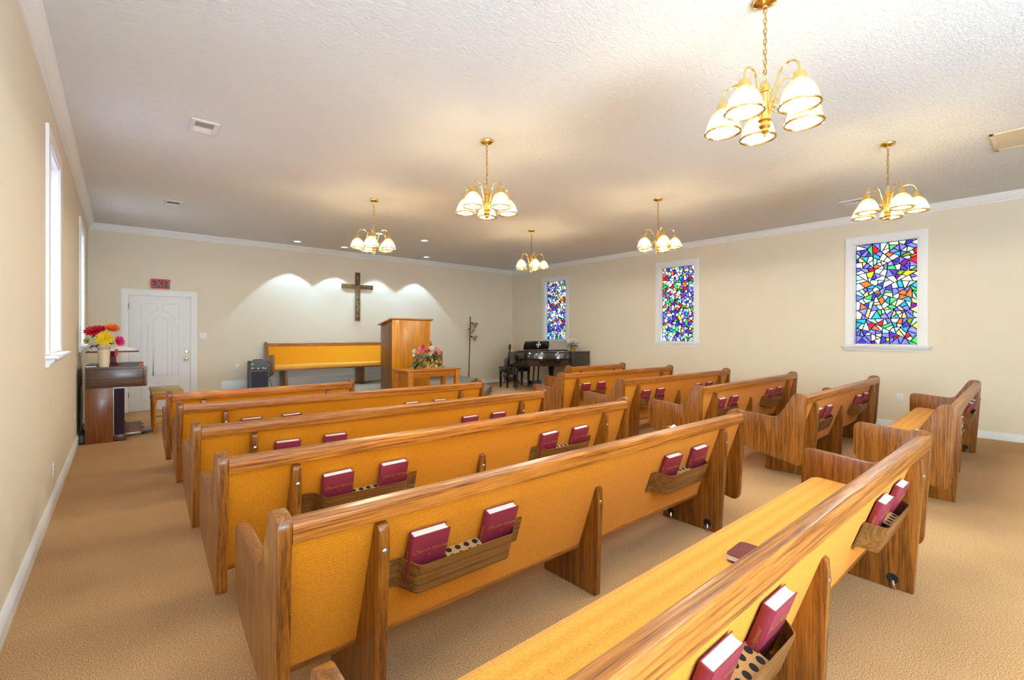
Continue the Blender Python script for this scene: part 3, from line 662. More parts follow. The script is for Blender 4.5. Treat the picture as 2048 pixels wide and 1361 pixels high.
# ------------------------------------------------------------------ chandeliers
cz = ZC
def chandelier(cx, cy, phase, label):
    T = thing('chandelier', label, 'chandelier', (cx, cy, 0), group='brass five-light chandeliers')
    MB().lathe([(.064, cz), (.064, cz-.008), (.058, cz-.02), (.03, cz-.032), (.012, cz-.036), (.01, cz-.045)], 24).build('canopy', M['brass'], T)
    z0, z1 = cz-.045, 2.80; n = 13; ch = MB()
    ll = (z0-z1)/n
    for i in range(n):
        zc = z0-(i+.5)*ll; a = 0 if i % 2 else pi/2
        ch.tube([(.009*cos(t)*cos(a), .009*cos(t)*sin(a), zc+(ll*.62)*sin(t)) for t in [k*pi/5 for k in range(10)]], .0024, 5, closed=True)
    ch.build('chain', M['brass_dk'], T)['kind'] = 'stuff'
    MB().tube([(.004*sin(i*1.7), .004*cos(i*1.7), z0-i*(z0-z1)/12) for i in range(13)], .0016, 5).build('cord', M['brass_dk'], T)
    MB().tube([(.021*cos(t), 0, 2.785+.021*sin(t)) for t in [k*pi/8 for k in range(16)]], .003, 6, closed=True).build('hanging_loop', M['brass'], T)
    prof = [(0, 2.768), (.012, 2.764), (.02, 2.752), (.026, 2.735), (.026, 2.722), (.022, 2.718), (.034, 2.71), (.034, 2.70), (.028, 2.696), (.028, 2.56), (.034, 2.556), (.034, 2.548), (.022, 2.54), (.028, 2.525), (.03, 2.515), (.02, 2.5), (.022, 2.488), (.012, 2.478), (.006, 2.472), (.008, 2.464), (0, 2.456)]
    MB().lathe(prof, 20).build('column', M['brass'], T)
    R = .215; pth = []
    for k in range(9):
        u = k/8; pth.append((.028+.055*u, 2.575+.155*u**.8))
    for k in range(1, 11):
        t = pi-pi*k/10; pth.append((.149+.066*cos(t), 2.73+.06*sin(t)))
    pth.append((R, 2.70)); 
    scr = [(.03+.032*cos(t)*(1-t/9), 2.61+.03*sin(t)*(1-t/9)) for t in [k*.55 for k in range(11)]]
    sh = [(.03, 2.668), (.036, 2.662), (.052, 2.648), (.068, 2.625), (.080, 2.595), (.089, 2.562), (.095, 2.538)]
    for i in range(5):
        a = phase+i*2*pi/5; c, s = cos(a), sin(a)
        arm = MB().tube([(c*r, s*r, z) for r, z in pth], .0052, 8); arm.tube([(c*(r+.03), s*(r+.03), z) for r, z in scr], .0035, 6)
        A = arm.build('arm', M['brass'], T)
        MB().lathe([(.012, 2.708), (.026, 2.702), (.031, 2.685), (.034, 2.668), (.034, 2.662)], 16, (c*R, s*R, 0)).build('socket', M['brass'], A)
        nn = 40; vs = []; fs = []
        for j, (r, z) in enumerate(sh):
            for k in range(nn):
                rr = r*(1+(.02 if k % 2 else -.006)*min(1, j/2)); vs.append((c*R+rr*cos(2*pi*k/nn), s*R+rr*sin(2*pi*k/nn), z))
        for j in range(len(sh)-1): fs += [(j*nn+k, j*nn+(k+1) % nn, (j+1)*nn+(k+1) % nn, (j+1)*nn+k) for k in range(nn)]
        S = MB().add(vs, fs).build('shade', M['shade'], T, smooth=60)
        MB().tube([(c*R+.095*cos(t), s*R+.095*sin(t), 2.536) for t in [k*2*pi/32 for k in range(32)]], .006, 8, closed=True).build('rim', M['brass'], S)
        MB().lathe([(.013, 2.66), (.014, 2.63), (.022, 2.605), (.029, 2.578), (.028, 2.556), (.018, 2.538), (0, 2.532)], 14, (c*R, s*R, 0)).build('bulb', M['bulb'], S)
        light('bulb_light', 'POINT', (cx+c*R, cy+s*R, 2.545), BULB_W, BULB_COL, shadow_soft_size=.03)
VIEW = lambda x, y: math.atan2(y, x)
for (x, y, ph, lab) in ((2.717, 1.082, 46, 'brass five-shade chandelier nearest the camera, its canopy touching the top edge of the view'),
                        (2.677, 3.573, 36, 'brass five-shade chandelier hanging over the middle of the left pews'),
                        (2.67, 6.147, -10, 'brass five-shade chandelier hanging in front of the wooden wall cross'),
                        (5.655, 1.13, 28, 'brass five-shade chandelier hanging in front of the nearest right stained glass window'),
                        (5.60, 3.60, 18, 'brass five-shade chandelier hanging near the middle right stained glass window'),
                        (5.59, 6.142, 18, 'brass five-shade chandelier hanging near the far corner, above the piano window')):
    v = VIEW(x, y)                       # azimuth of the sight line; shade angle counted from the side facing the viewer
    chandelier(x, y, v+pi+radians(ph), lab)

# recessed downlights
for (x, y, spot, lab) in ((2.70, 9.88, 1, 'round recessed downlight over the left of the platform bench'), (3.64, 9.88, 1, 'recessed downlight just left of the far-left chandelier, by the front wall'),
                    (4.59, 9.88, 1, 'recessed downlight above the wooden wall cross, behind the chandelier'), (5.60, 9.88, 1, 'recessed downlight over the right end of the platform bench'),
                    (3.64, 8.14, 0, 'recessed downlight peeking behind the arms of the far-left chandelier'), (4.58, 8.16, 0, 'recessed downlight over the pulpit, right of the far-left chandelier')):
    T = thing('downlight', lab, 'ceiling light', (x, y, ZC), group='recessed downlights over the platform')
    MB().lathe([(.062, -.001), (.09, -.001), (.092, -.006), (.088, -.01), (.066, -.012), (.062, -.006)], 28, caps=False).build('trim_ring', M['white'], T)
    MB().lathe([(.062, -.004), (.05, -.003), (0, -.0025)], 24, caps=False).build('lens', M['downlight'], T)
    light('downlight_beam', 'SPOT', (x, y+(.12 if spot else 0), ZC-.03), 54.0 if spot else 80.0, (.50, .77, 1.0), (0, 0, 0), spot_size=radians(80 if spot else 99), spot_blend=.07, shadow_soft_size=.02)

# ceiling vents
def vent(x0, x1, y0, y1, label, name='ceiling_vent'):
    T = thing(name, label, 'vent', ((x0+x1)/2, (y0+y1)/2, ZC)); a, b = (x1-x0)/2, (y1-y0)/2
    f = MB(); w = .035
    for p, q in (((-a, -b), (a, -b+w)), ((-a, b-w), (a, b)), ((-a, -b+w), (-a+w, b-w)), ((a-w, -b+w), (a, b-w))): f.box((p[0], p[1], -.012), (q[0], q[1], -.001))
    f.build('frame', M['vent'], T, smooth=0)
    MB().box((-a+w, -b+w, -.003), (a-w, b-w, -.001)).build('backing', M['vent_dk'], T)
    n = 8
    for i in range(n):
        y = -b+w+(i+.5)*(2*b-2*w)/n
        tl = .007 if i < n/2 else -.011
        MB().add([(-a+w, y-.012, -.004-tl*.5), (a-w, y-.012, -.004-tl*.5), (a-w, y+.012, -.006+tl*.4), (-a+w, y+.012, -.006+tl*.4),
                  (-a+w, y-.012, -.005-tl*.5), (a-w, y-.012, -.005-tl*.5), (a-w, y+.012, -.007+tl*.4), (-a+w, y+.012, -.007+tl*.4)], [(0, 1, 2, 3), (7, 6, 5, 4), (0, 4, 5, 1), (1, 5, 6, 2), (2, 6, 7, 3), (3, 7, 4, 0)]).build('slat', M['vent'], T, smooth=0)
vent(.462, .672, 4.80, 5.12, 'white louvred ceiling vent nearer the camera on the left')
vent(.462, .672, 7.98, 8.33, 'white louvred ceiling vent farther back on the left, near the front wall')
vent(7.645, 7.86, 1.79, 2.085, 'ceiling vent in front of the right wall beside the right chandelier')
T = thing('return_grille', 'wide ceiling return grille cut by the right edge of the view', 'vent', (6.41, .235, ZC))
f = MB()
for p, q in (((-.29, -.27), (.29, -.24)), ((-.29, .22), (.29, .25)), ((-.29, -.27), (-.26, .25)), ((.26, -.27), (.29, .25)), ((-.26, -.02), (.26, .005))): f.box((p[0], p[1], -.014), (q[0], q[1], -.001))
f.build('frame', M['vent_tan'], T, bevel=.002)
for y0, y1 in ((-.24, -.02), (.005, .22)): MB().box((-.26, y0, -.007), (.26, y1, -.001)).build('filter_panel', M['vent_tan'], T)

# ------------------------------------------------------------------ wall cross
CR = thing('wall_cross', 'wooden cross studded with coloured glass chips on the front wall', 'cross', (4.15, YF-.001, 0))
MB().box((-.053, -.05, 1.665), (.053, -.006, 2.765)).build('upright', wood('cross_wood', (52, 40, 14), (92, 72, 28), (128, 98, 44), 'Z'), CR, bevel=.004)
MB().box((-.36, -.048, 2.39), (.36, -.008, 2.492)).build('crossbar', wood('cross_bar_wood', (52, 40, 14), (92, 72, 28), (128, 98, 44), 'X'), CR, bevel=.004)
chip = {}
cols = {'amber': (150, 96, 20), 'bottle_green': (30, 92, 62), 'crimson': (150, 32, 44), 'pearl': (222, 206, 180), 'ink': (24, 22, 26), 'olive': (98, 88, 30)}
for n in cols: chip[n] = (plain('chip_'+n, cols[n], .2, coat=.6), MB())
rg = random.Random(5)
for i in range(330):
    if rg.random() < .62: x, z = rg.uniform(-.046, .046), rg.uniform(1.675, 2.755)
    else: x, z = rg.uniform(-.35, .35), rg.uniform(2.398, 2.484)
    nm = rg.choices(list(cols), (30, 14, 12, 8, 20, 26))[0]; r = rg.uniform(.007, .014); a0 = rg.random()*6
    pts = [(x+r*cos(a0+k*2*pi/5)*rg.uniform(.7, 1), z+r*sin(a0+k*2*pi/5)*rg.uniform(.7, 1)) for k in range(5)]
    chip[nm][1].prism(pts, lambda u, v: (u, -.049, v), lambda u, v: (u, -.049-rg.uniform(.003, .008), v))
for n, (mt, mb) in chip.items():
    o = mb.build('glass_chips', mt, CR, smooth=0); o['kind'] = 'stuff'; o['label'] = n.replace('_', ' ')+' glass chips'

# ------------------------------------------------------------------ pulpit
PU = thing('pulpit', 'tall oak pulpit with a sloping top in the middle of the platform', 'pulpit', (4.275, 8.1, PZ))
w, d = .405, .49
side = [(0, 0), (d, 0), (d, 1.262), (0, 1.352)]
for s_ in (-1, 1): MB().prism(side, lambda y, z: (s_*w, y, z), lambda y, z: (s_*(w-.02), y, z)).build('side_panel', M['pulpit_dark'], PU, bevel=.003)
MB().box((-w+.155, -.002, 0), (w, .02, 1.352)).build('front_panel', M['pulpit_oak'], PU, bevel=.002)
MB().box((-w, -.006, 0), (-w+.154, .02, 1.352)).build('front_stile', wood('stile_oak', (176, 106, 8), (206, 134, 20), (226, 158, 40), 'Z', scale=.6), PU, bevel=.002)
MB().prism([(-.05, 1.36), (d+.04, 1.254), (d+.04, 1.276), (-.05, 1.384)], lambda y, z: (-w-.045, y, z), lambda y, z: (w+.045, y, z)).build('top_board', M['table_oak'], PU, bevel=.006)
MB().box((-w+.02, .12, .7), (w-.02, d-.03, .72)).build('shelf', M['pulpit_dark'], PU)

# ------------------------------------------------------------------ communion table
TB = thing('communion_table', 'small oak table in front of the pulpit', 'table', (4.17, 7.31, 0))
MB().box((-.535, -.28, .735), (.535, .28, .76)).build('tabletop', M['table_oak'], TB, bevel=.006)
ap = MB(); lx, ly = .465, .225
for a, b in (((-lx, -ly-.012), (lx, -ly+.012)), ((-lx, ly-.012), (lx, ly+.012))): ap.box((a[0], a[1], .63), (b[0], b[1], .735))
ap.box((-lx-.012, -ly, .63), (-lx+.012, ly, .735)).box((lx-.012, -ly, .63), (lx+.012, ly, .735))
ap.build('apron', M['table_oak'], TB, bevel=.002)
for sx in (-1, 1):
    for sy in (-1, 1): MB().box((sx*lx-.04, sy*ly-.04, 0), (sx*lx+.04, sy*ly+.04, .735)).build('leg', M['table_oak'], TB, bevel=.003)

# ------------------------------------------------------------------ flowers
def bloom(c, nrm, R, mat, parent, layers=3, n=11, cup=.35, name='flower_head', centre=None, wf=.42):
    """layered petals: each petal a cupped, pointed blade"""
    mb = MB(); M4 = mat_to(nrm, c); rg = random.Random(int(abs(c[0]*991+c[1]*577+c[2]*313)*1000))
    for l in range(layers):
        Rl = R*(1-.27*l); cu = cup+.35*l
        for k in range(n):
            a = 2*pi*(k+.5*l)/n+rg.uniform(-.12, .12); pts = []; W = Rl*wf*(11/n)**.3
            for t, ww in ((.05, .25), (.4, .85), (.75, 1), (.95, .55), (1.02, .08)):
                r = Rl*t*cos(cu*t); h = Rl*t*sin(cu*t)+.004*l
                for sgn in (-1, 1):
                    pts.append(Vector((r*cos(a)-sgn*ww*W*.5*sin(a), r*sin(a)+sgn*ww*W*.5*cos(a), h+.12*W*abs(ww))))
            base = len(mb.v); mb.add([M4 @ p for p in pts], [(2*i, 2*i+1, 2*i+3, 2*i+2) for i in range(4)])
    o = mb.build(name, mat, parent, smooth=60)
    if centre: MB().lathe([(R*.16, R*.02), (R*.14, R*.12), (0, R*.16)], 10, M4=M4).build('flower_centre', centre, o)
    return o
def rose(c, nrm, R, mat, parent):
    return bloom(c, nrm, R, mat, parent, layers=4, n=6, cup=.75, name='flower_head', wf=.95)
def leaf(c, dirn, L, W, mat, parent, droop=.3):
    d = Vector(dirn).normalized(); s = d.cross(Vector((0, 0, 1)));  s = s.normalized() if s.length > .01 else Vector((1, 0, 0)); u = s.cross(d)
    mb = MB(); pts = []
    for t, w in ((0, .08), (.25, .8), (.5, 1), (.75, .65), (1, .03)):
        p = Vector(c)+d*(L*t)-Vector((0, 0, 1))*(droop*L*t*t)
        pts += [p-s*w*W*.5+u*.1*W*w, p, p+s*w*W*.5+u*.1*W*w]
    mb.add(pts, [(3*i+a, 3*i+a+1, 3*i+a+4, 3*i+a+3) for i in range(4) for a in (0, 1)])
    return mb.build('leaf', mat, parent, smooth=60)
VD = lambda x, y: Vector((-x, -y, 0)).normalized()
# basket of roses on the communion table
FB = thing('flower_basket', 'pink and white silk roses with ivy in a straw basket on the communion table', 'flowers', (4.16, 7.27, .761))
MB().lathe([(.17, 0), (.2, .004), (.2, .012), (.13, .016), (.13, .09), (.14, .1), (.12, .1), (.11, .02)], 28).build('basket', M['wicker'], FB)
vd = VD(4.16, 7.27); vr = Vector((-vd.y, vd.x, 0))     # vr: to the viewer's right
def fpos(r, h, dep=.08): return (vr*r+vd*dep+Vector((0, 0, h)))
rg = random.Random(11)
for r, h, R, m in ((-.225, .30, .05, 'pet_white'), (-.235, .235, .035, 'pet_white'), (-.15, .295, .05, 'pet_rose'), (-.12, .335, .055, 'pet_rose'), (-.085, .375, .045, 'pet_pink'), (-.15, .19, .055, 'pet_rose'),
                   (-.04, .29, .05, 'pet_coral'), (-.035, .23, .05, 'pet_rose'), (.01, .31, .04, 'pet_coral'), (.06, .345, .055, 'pet_white'), (.055, .285, .05, 'pet_white'), (.035, .235, .035, 'pet_white'),
                   (.13, .335, .05, 'pet_rose'), (.17, .31, .05, 'pet_rose'), (.18, .26, .045, 'pet_rose'), (.10, .27, .04, 'pet_coral'), (.135, .05, .03, 'pet_white'), (0, .36, .04, 'pet_rose')):
    n = vd*.9+vr*(r*2)+Vector((0, 0, h*1.2)); rose(fpos(r, h, .05+rg.uniform(-.03, .05)), n, R, M[m], FB)
for i in range(70):
    r = rg.uniform(-.28, .19); h = rg.uniform(.07, .26); dr = vd*.5+vr*(r*3+rg.uniform(-.6, .6))+Vector((0, 0, rg.uniform(-.4, .6)))
    leaf(fpos(r*.8, h, rg.uniform(-.02, .1)), dr, rg.uniform(.07, .12), rg.uniform(.045, .075), M['leaf' if rg.random() < .7 else 'leaf_dk'], FB, .5)
for r, h in ((-.26, .02), (-.2, .03), (.22, .02)): leaf(fpos(r, h+.03, .08), vd+vr*r*3, .09, .06, M['leaf'], FB, .3)
MB().lathe([(0, -.03), (.02, -.025), (.03, 0), (.024, .02), (0, .03)], 14, tuple(fpos(.21, .11, .05))).build('orange_bud', M['pet_orange'], FB)

# ------------------------------------------------------------------ guitar amplifier
AM = thing('guitar_amplifier', 'black and grey guitar amplifier on the platform beside the long bench', 'amplifier', (1.965, 9.6, PZ))
w = .155
MB().box((-w, 0, .01), (w, .24, .58)).build('cabinet', M['grey_vinyl'], AM, bevel=.008)
MB().box((-w+.02, -.006, .03), (w-.012, .002, .39)).build('grille_cloth', M['grey_cloth'], AM, bevel=.003)
MB().add([(-w+.015, -.004, .42), (w-.012, -.004, .42), (w-.012, .03, .56), (-w+.015, .03, .56), (-w+.015, .04, .42), (w-.012, .04, .42), (w-.012, .06, .56), (-w+.015, .06, .56)], [(0, 1, 2, 3), (7, 6, 5, 4), (0, 4, 5, 1), (1, 5, 6, 2), (2, 6, 7, 3), (3, 7, 4, 0)]).build('control_panel', M['black_m'], AM)
MB().add([(-.09, -.004+.02, .455), (.11, .014, .46), (.12, .02, .51), (-.05, .022, .525), (-.1, .018, .49), (-.09, .0, .453), (.11, .0, .458), (.12, .008, .51), (-.05, .012, .525), (-.1, .006, .49)], [(4, 3, 2, 1, 0), (5, 6, 7, 8, 9), (0, 1, 6, 5), (1, 2, 7, 6), (2, 3, 8, 7), (3, 4, 9, 8), (4, 0, 5, 9)]).build('face_plate', M['silver'], AM)
for x, z in ((-.115, .455), (-.115, .53), (.06, .45), (-.02, .445), (.1, .445)): MB().lathe([(.012, 0), (.011, .014), (0, .015)], 10, M4=mat_to((0, -1, 0), (x, .0, z))).build('knob', M['plastic'], AM)
MB().tube([(-.08, .12, .582), (-.07, .12, .6), (.07, .12, .6), (.08, .12, .582)], .009).build('handle', M['black_m'], AM)
for x in (-w, w):
    for z in (.03, .56): MB().box((x-.012, -.005, z-.02), (x+.012, .03, z+.02)).build('corner_guard', M['black_m'], AM, bevel=.004)
pc = thing('power_cord', 'thin black cord trailing behind the amplifier to the bench leg', 'cord', (0, 0, 0))
MB().tube([(2.14, 9.8, PZ+.3), (2.2, 9.85, PZ+.18), (2.25, 9.9, PZ+.06), (2.33, 9.95, PZ+.006), (2.45, 9.98, PZ+.006)], .004, 6).build('cable', M['black_m'], pc)

# ------------------------------------------------------------------ floor lamp behind the platform edge
FL = thing('floor_lamp', 'dark bronze floor lamp with three amber glass shades by the front wall', 'lamp', (7.05, 10.2, 0))
MB().lathe([(.13, 0), (.13, .012), (.11, .022), (.03, .03), (.012, .05)], 24).build('base', M['iron'], FL)
MB().tube([(0, 0, .03), (.03, 0, .9), (.055, 0, 1.83)], .012, 10).build('pole', M['iron'], FL)
vr = Vector((.767, -.642, 0)); vv = Vector((-.64, -.77, 0))
for z, side, drop in ((1.665, .02, -.45), (1.50, -.05, -.5), (1.31, .02, -.4)):
    base = Vector((.03+.055*(z-.9)/1.2+0, 0, z)); st = base+vr*side; dn = (vr*.85+vv*.15+Vector((0, 0, drop))).normalized()
    A = MB().tube([base, st, st+dn*.03], .009, 8).build('arm', M['iron'], FL)
    MB().lathe([(.022, 0), (.024, .03), (.018, .04)], 14, M4=mat_to(dn, st+dn*.01)).build('socket', M['iron'], A)
    MB().lathe([(.022, .04), (.036, .065), (.052, .10), (.07, .135), (.084, .155), (.081, .155), (.067, .133), (.05, .1), (.034, .066), (.02, .043)], 20, M4=mat_to(dn, st), caps=False).build('glass_shade', M['lamp_amber'], A)

# ------------------------------------------------------------------ grand piano
PN = thing('grand_piano', 'black grand piano in the far right corner beneath the window', 'piano', (0, 0, 0))
def curve(pts, n=8):
    out = []
    for i in range(len(pts)-1):
        p0 = Vector(pts[max(i-1, 0)]); p1 = Vector(pts[i]); p2 = Vector(pts[i+1]); p3 = Vector(pts[min(i+2, len(pts)-1)])
        for k in range(n):
            t = k/n; q = .5*((2*p1)+(-p0+p2)*t+(2*p0-5*p1+4*p2-p3)*t*t+(-p0+3*p1-3*p2+p3)*t**3); out.append((q.x, q.y))
    out.append(tuple(pts[-1])); return out
px0, px1 = 7.30, 8.72
bent = curve([(px0, 8.42), (px0+.06, 8.22), (px0+.28, 7.98), (px0+.62, 7.80), (px0+.78, 7.62), (px0+.82, 7.50)], 6)
out = [(px1, 7.48), (px1, 8.80), (px0, 8.80)]+bent
MB().prism(out, lambda x, y: (x, y, .61), lambda x, y: (x, y, .935)).build('case', M['black'], PN, bevel=.004, smooth=40)
lid = [(px1+.012, 7.466), (px1+.012, 8.62), (px0-.012, 8.62)]+[(x-.012, y-.012) for x, y in bent]
MB().prism(lid, lambda x, y: (x, y, .936), lambda x, y: (x, y, .957)).build('lid', M['black'], PN, bevel=.004, smooth=40)
MB().box((px0+.02, 8.2, .958), (px1, 8.55, .978)).build('lid_flap', M['black'], PN, bevel=.003)
chk = roundpoly([(8.79, .61, 0), (8.79, .935, 0), (8.86, .935, .03), (8.90, .80, .05), (9.02, .74, .03), (9.03, .66, 0), (9.03, .575, 0), (8.79, .575, 0)], 4)
for x in (px0, px1-.05): MB().prism(chk, lambda y, z: (x, y, z), lambda y, z: (x+.05, y, z)).build('cheek', M['black'], PN, bevel=.003)
MB().box((px0+.05, 8.79, .56), (px1-.05, 9.02, .64)).build('key_bed', M['black'], PN, bevel=.003)
MB().box((px0+.06, 8.86, .641), (px1-.06, 9.0, .662)).build('white_keys', M['paper'], PN, bevel=.001)
bk = MB()
for i in range(50):
    if i % 7 in (2, 6): continue
    x = px0+.08+i*(px1-px0-.16)/50; bk.box((x, 8.865, .662), (x+.012, 8.94, .674))
bk.build('black_keys', M['black_m'], PN)['kind'] = 'stuff'
MB().prism([(8.80, .66), (8.855, .66), (8.84, .86), (8.80, .86)], lambda y, z: (px0+.05, y, z), lambda y, z: (px1-.05, y, z)).build('fallboard', M['black'], PN)
dk = roundpoly([(-.42, 0, .0), (.42, 0, .0), (.43, .13, .02), (.40, .215, .05), (-.40, .215, .05), (-.43, .13, .02)], 4)
Md = Matrix.Translation((8.0, 8.6, .98)) @ Matrix.Rotation(radians(12), 4, 'X')
MB().prism(dk, lambda x, z: (x, 0, z), lambda x, z: (x, .018, z)).xf(Md).build('music_desk', M['black'], PN, bevel=.003)
for x, y in ((7.40, 8.70), (8.62, 8.70), (8.42, 7.72)):
    lg = MB().add([(x-.055, y-.055, .61), (x+.055, y-.055, .61), (x+.055, y+.055, .61), (x-.055, y+.055, .61), (x-.036, y-.036, .1), (x+.036, y-.036, .1), (x+.036, y+.036, .1), (x-.036, y+.036, .1)], [(0, 1, 2, 3), (7, 6, 5, 4), (0, 4, 5, 1), (1, 5, 6, 2), (2, 6, 7, 3), (3, 7, 4, 0)]).box((x-.045, y-.045, .07), (x+.045, y+.045, .12)).build('leg', M['black'], PN, bevel=.004)
    MB().lathe([(.024, -.014), (.026, 0), (.024, .014)], 16, M4=mat_to((1, 0, 0), (x, y, .026))).box((x-.02, y-.016, .03), (x+.02, y+.016, .07)).build('caster', M['brass'], lg)
ly = MB()
for x in (7.95, 8.11): ly.tube([(x, 8.62, .61), (x, 8.66, .2)], .018, 8)
ly.box((7.88, 8.6, .1), (8.18, 8.74, .2)).build('pedal_lyre', M['black'], PN)
for x in (7.96, 8.03, 8.10): MB().box((x-.014, 8.72, .085), (x+.014, 8.86, .1)).build('pedal', M['brass'], PN, bevel=.003)
# white cross on the back of the desk
WC = thing('desk_cross', 'small white cross on the back of the piano music desk', 'cross', (8.03, 8.558, 1.105)); WC.rotation_euler = (radians(12), 0, 0)
cm = MB()
for a in range(4):
    an = a*pi/2; cm.prism([(-.012, .0), (.012, 0), (.012, .05), (.024, .053), (.024, .072), (-.024, .072), (-.024, .053), (-.012, .05)], lambda u, v: (u*cos(an)-v*sin(an), .0, u*sin(an)+v*cos(an)), lambda u, v: (u*cos(an)-v*sin(an), -.008, u*sin(an)+v*cos(an)))
cm.build('white_cross', M['plastic'], WC)
# piano bench
PB = thing('piano_bench', 'black padded bench tucked at the piano keyboard', 'bench', (7.86, 9.27, 0), .0)
MB().box((-.40, -.17, .49), (.40, .17, .535)).build('seat_pad', M['grey_vinyl'], PB, bevel=.012)
MB().box((-.39, -.16, .40), (.39, .16, .489)).build('apron', M['black'], PB, bevel=.003)
for sx in (-1, 1):
    for sy in (-1, 1): MB().add([(sx*.36+a*.03, sy*.135+b*.025, .40) for a, b in ((-1, -1), (1, -1), (1, 1), (-1, 1))]+[(sx*.36+a*.02, sy*.135+b*.018, 0) for a, b in ((-1, -1), (1, -1), (1, 1), (-1, 1))], [(0, 1, 2, 3), (7, 6, 5, 4), (0, 4, 5, 1), (1, 5, 6, 2), (2, 6, 7, 3), (3, 7, 4, 0)]).build('leg', M['black'], PB, bevel=.003)
# vase of white roses on the piano
PV = thing('rose_vase', 'white roses with dark leaves in a gold pot on the piano lid', 'flowers', (8.45, 7.78, .958))
MB().lathe([(.055, 0), (.06, .01), (.07, .07), (.078, .105), (.072, .105), (.06, .06), (.05, .012)], 20).build('pot', M['gold_pot'], PV)
vd = VD(8.45, 7.78); vr = Vector((-vd.y, vd.x, 0))
for r, h, R in ((-.075, .235, .055), (.0, .255, .05), (.045, .215, .04), (-.03, .225, .04), (.06, .26, .035), (.015, .10, .025), (.05, .085, .022)): rose(fpos(r*1.1, h, .10), vd+Vector((0, 0, .4))+vr*r*3, R*1.25, M['pet_white'], PV)
rg = random.Random(3)
for i in range(40):
    a = rg.uniform(0, 2*pi); e = rg.uniform(-.35, 1.1); dr = Vector((cos(a)*cos(e), sin(a)*cos(e), sin(e)))
    leaf(Vector((0, 0, .16))+dr*.045, dr, rg.uniform(.09, .15), rg.uniform(.03, .045), M['leaf_dk'], PV, .35)
# guitar on a stand behind the bench
GU = thing('acoustic_guitar', 'dark guitar standing upright behind the piano bench', 'guitar', (8.28, 9.98, .10))
gv = Vector((-.64, -.77, 0)); M4 = Matrix.Translation((0, 0, 0)) @ Matrix.Rotation(math.atan2(gv.y, gv.x)+pi/2, 4, 'Z') @ Matrix.Rotation(radians(-10), 4, 'X')
half = curve([(0, 0), (.12, .01), (.185, .10), (.165, .20), (.115, .27), (.125, .33), (.14, .39), (.10, .46), (0, .475)], 4)
outl = half+[(-x, z) for x, z in half[-2:0:-1]]
MB().prism(outl, lambda x, z: (x, -.05, z), lambda x, z: (x, .05, z)).xf(M4).build('body', M['guitar'], GU, bevel=.004, smooth=40)
MB().prism([(-.024, .40), (.024, .40), (.021, .82), (-.021, .82)], lambda x, z: (x, -.066, z), lambda x, z: (x, -.047, z)).xf(M4).build('neck', M['iron'], GU)
MB().prism([(-.022, .82), (.022, .82), (.036, .88), (.032, .98), (-.032, .98), (-.036, .88)], lambda x, z: (x, -.06, z), lambda x, z: (x, -.042, z)).xf(M4).build('headstock', M['iron'], GU)
for sx in (-1, 1):
    for z in (.875, .905, .935): MB().tube([(sx*.03, -.05, z), (sx*.055, -.05, z)], .006, 6).xf(M4).build('tuning_peg', M['silver'], GU)
MB().lathe([(.046, 0), (.05, .002), (0, .003)], 20, M4=M4 @ mat_to((0, -1, 0), (0, -.0505, .30))).build('sound_hole', M['rubber'], GU)
MB().box((-.06, -.06, .13), (.06, -.05, .15)).xf(M4).build('bridge', M['rubber'], GU)
GS = thing('guitar_stand', 'black guitar stand on the floor behind the piano bench', 'stand', (8.28, 9.98, 0))
for ax in (-.22, .22): MB().tube([(0, .12, .5), (ax*.767, -ax*.642-.1, .01)], .01, 8).build('leg', M['black_m'], GS)
MB().tube([(0, .12, .5), (.12, .16, .01)], .01, 8).build('leg', M['black_m'], GS)
MB().tube([(-.12, .03, .12), (-.13, -.03, .08), (0, -.02, .075), (.13, -.09, .08), (.12, -.02, .12)], .012, 8).build('cradle', M['black_m'], GS)

# ------------------------------------------------------------------ organ
OR = thing('electric_organ', 'walnut electric organ against the left wall under the far window', 'organ', (0, 7.74, 0))
x0, xm, x1, Lo = -.335, -.07, .265, 1.22
for ya in (0, Lo-.035): MB().box((x0, ya, .685), (x1, ya+.035, .945)).build('cheek', M['walnut'], OR, bevel=.004)
mo = MB()
for a, b in (((x0+.025, .71), (x1-.035, .716)), ((x0+.025, .916), (x1-.035, .922)), ((x0+.025, .71), (x0+.031, .922)), ((x1-.041, .71), (x1-.035, .922))): mo.box((a[0], -.003, a[1]), (b[0], .002, b[1]))
mo.build('cheek_moulding', M['iron'], OR)
MB().box((x1-.012, -.001, .685), (x1+.004, .036, .945)).build('cheek_edge', M['walnut_z'], OR)
MB().box((x0, .035, .76), (-.02, Lo-.035, .945)).build('console', M['walnut'], OR, bevel=.003)
MB().box((-.02, .035, .70), (x1-.01, Lo-.035, .76)).build('key_bed', M['walnut'], OR)
for z, xa, xb in ((.761, .06, .24), (.815, -.0, .09)):
    MB().box((xa, .07, z), (xb, Lo-.07, z+.018)).build('manual', M['paper'], OR, bevel=.001)
kb = MB()
for i in range(36):
    if i % 7 in (2, 6): continue
    y = .09+i*(Lo-.18)/36; kb.box((.06, y, .779), (.15, y+.013, .79)).box((0.0, y, .833), (.05, y+.013, .843))
kb.build('black_keys', M['black_m'], OR)['kind'] = 'stuff'
MB().box((x0, 0, 0), (xm, .03, .685)).build('end_panel', M['walnut_z'], OR, bevel=.003); MB().box((x0, Lo-.03, 0), (xm, Lo, .685)).build('end_panel', M['walnut_z'], OR, bevel=.003)
MB().box((x0, .03, .05), (x0+.02, Lo-.03, .76)).build('rear_panel', M['walnut_z'], OR)
MB().box((xm+.004, .02, .085), (.04, .06, .672)).box((xm-.02, .06, .085), (xm, Lo-.04, .685)).build('speaker_cloth', M['plum_cloth'], OR)
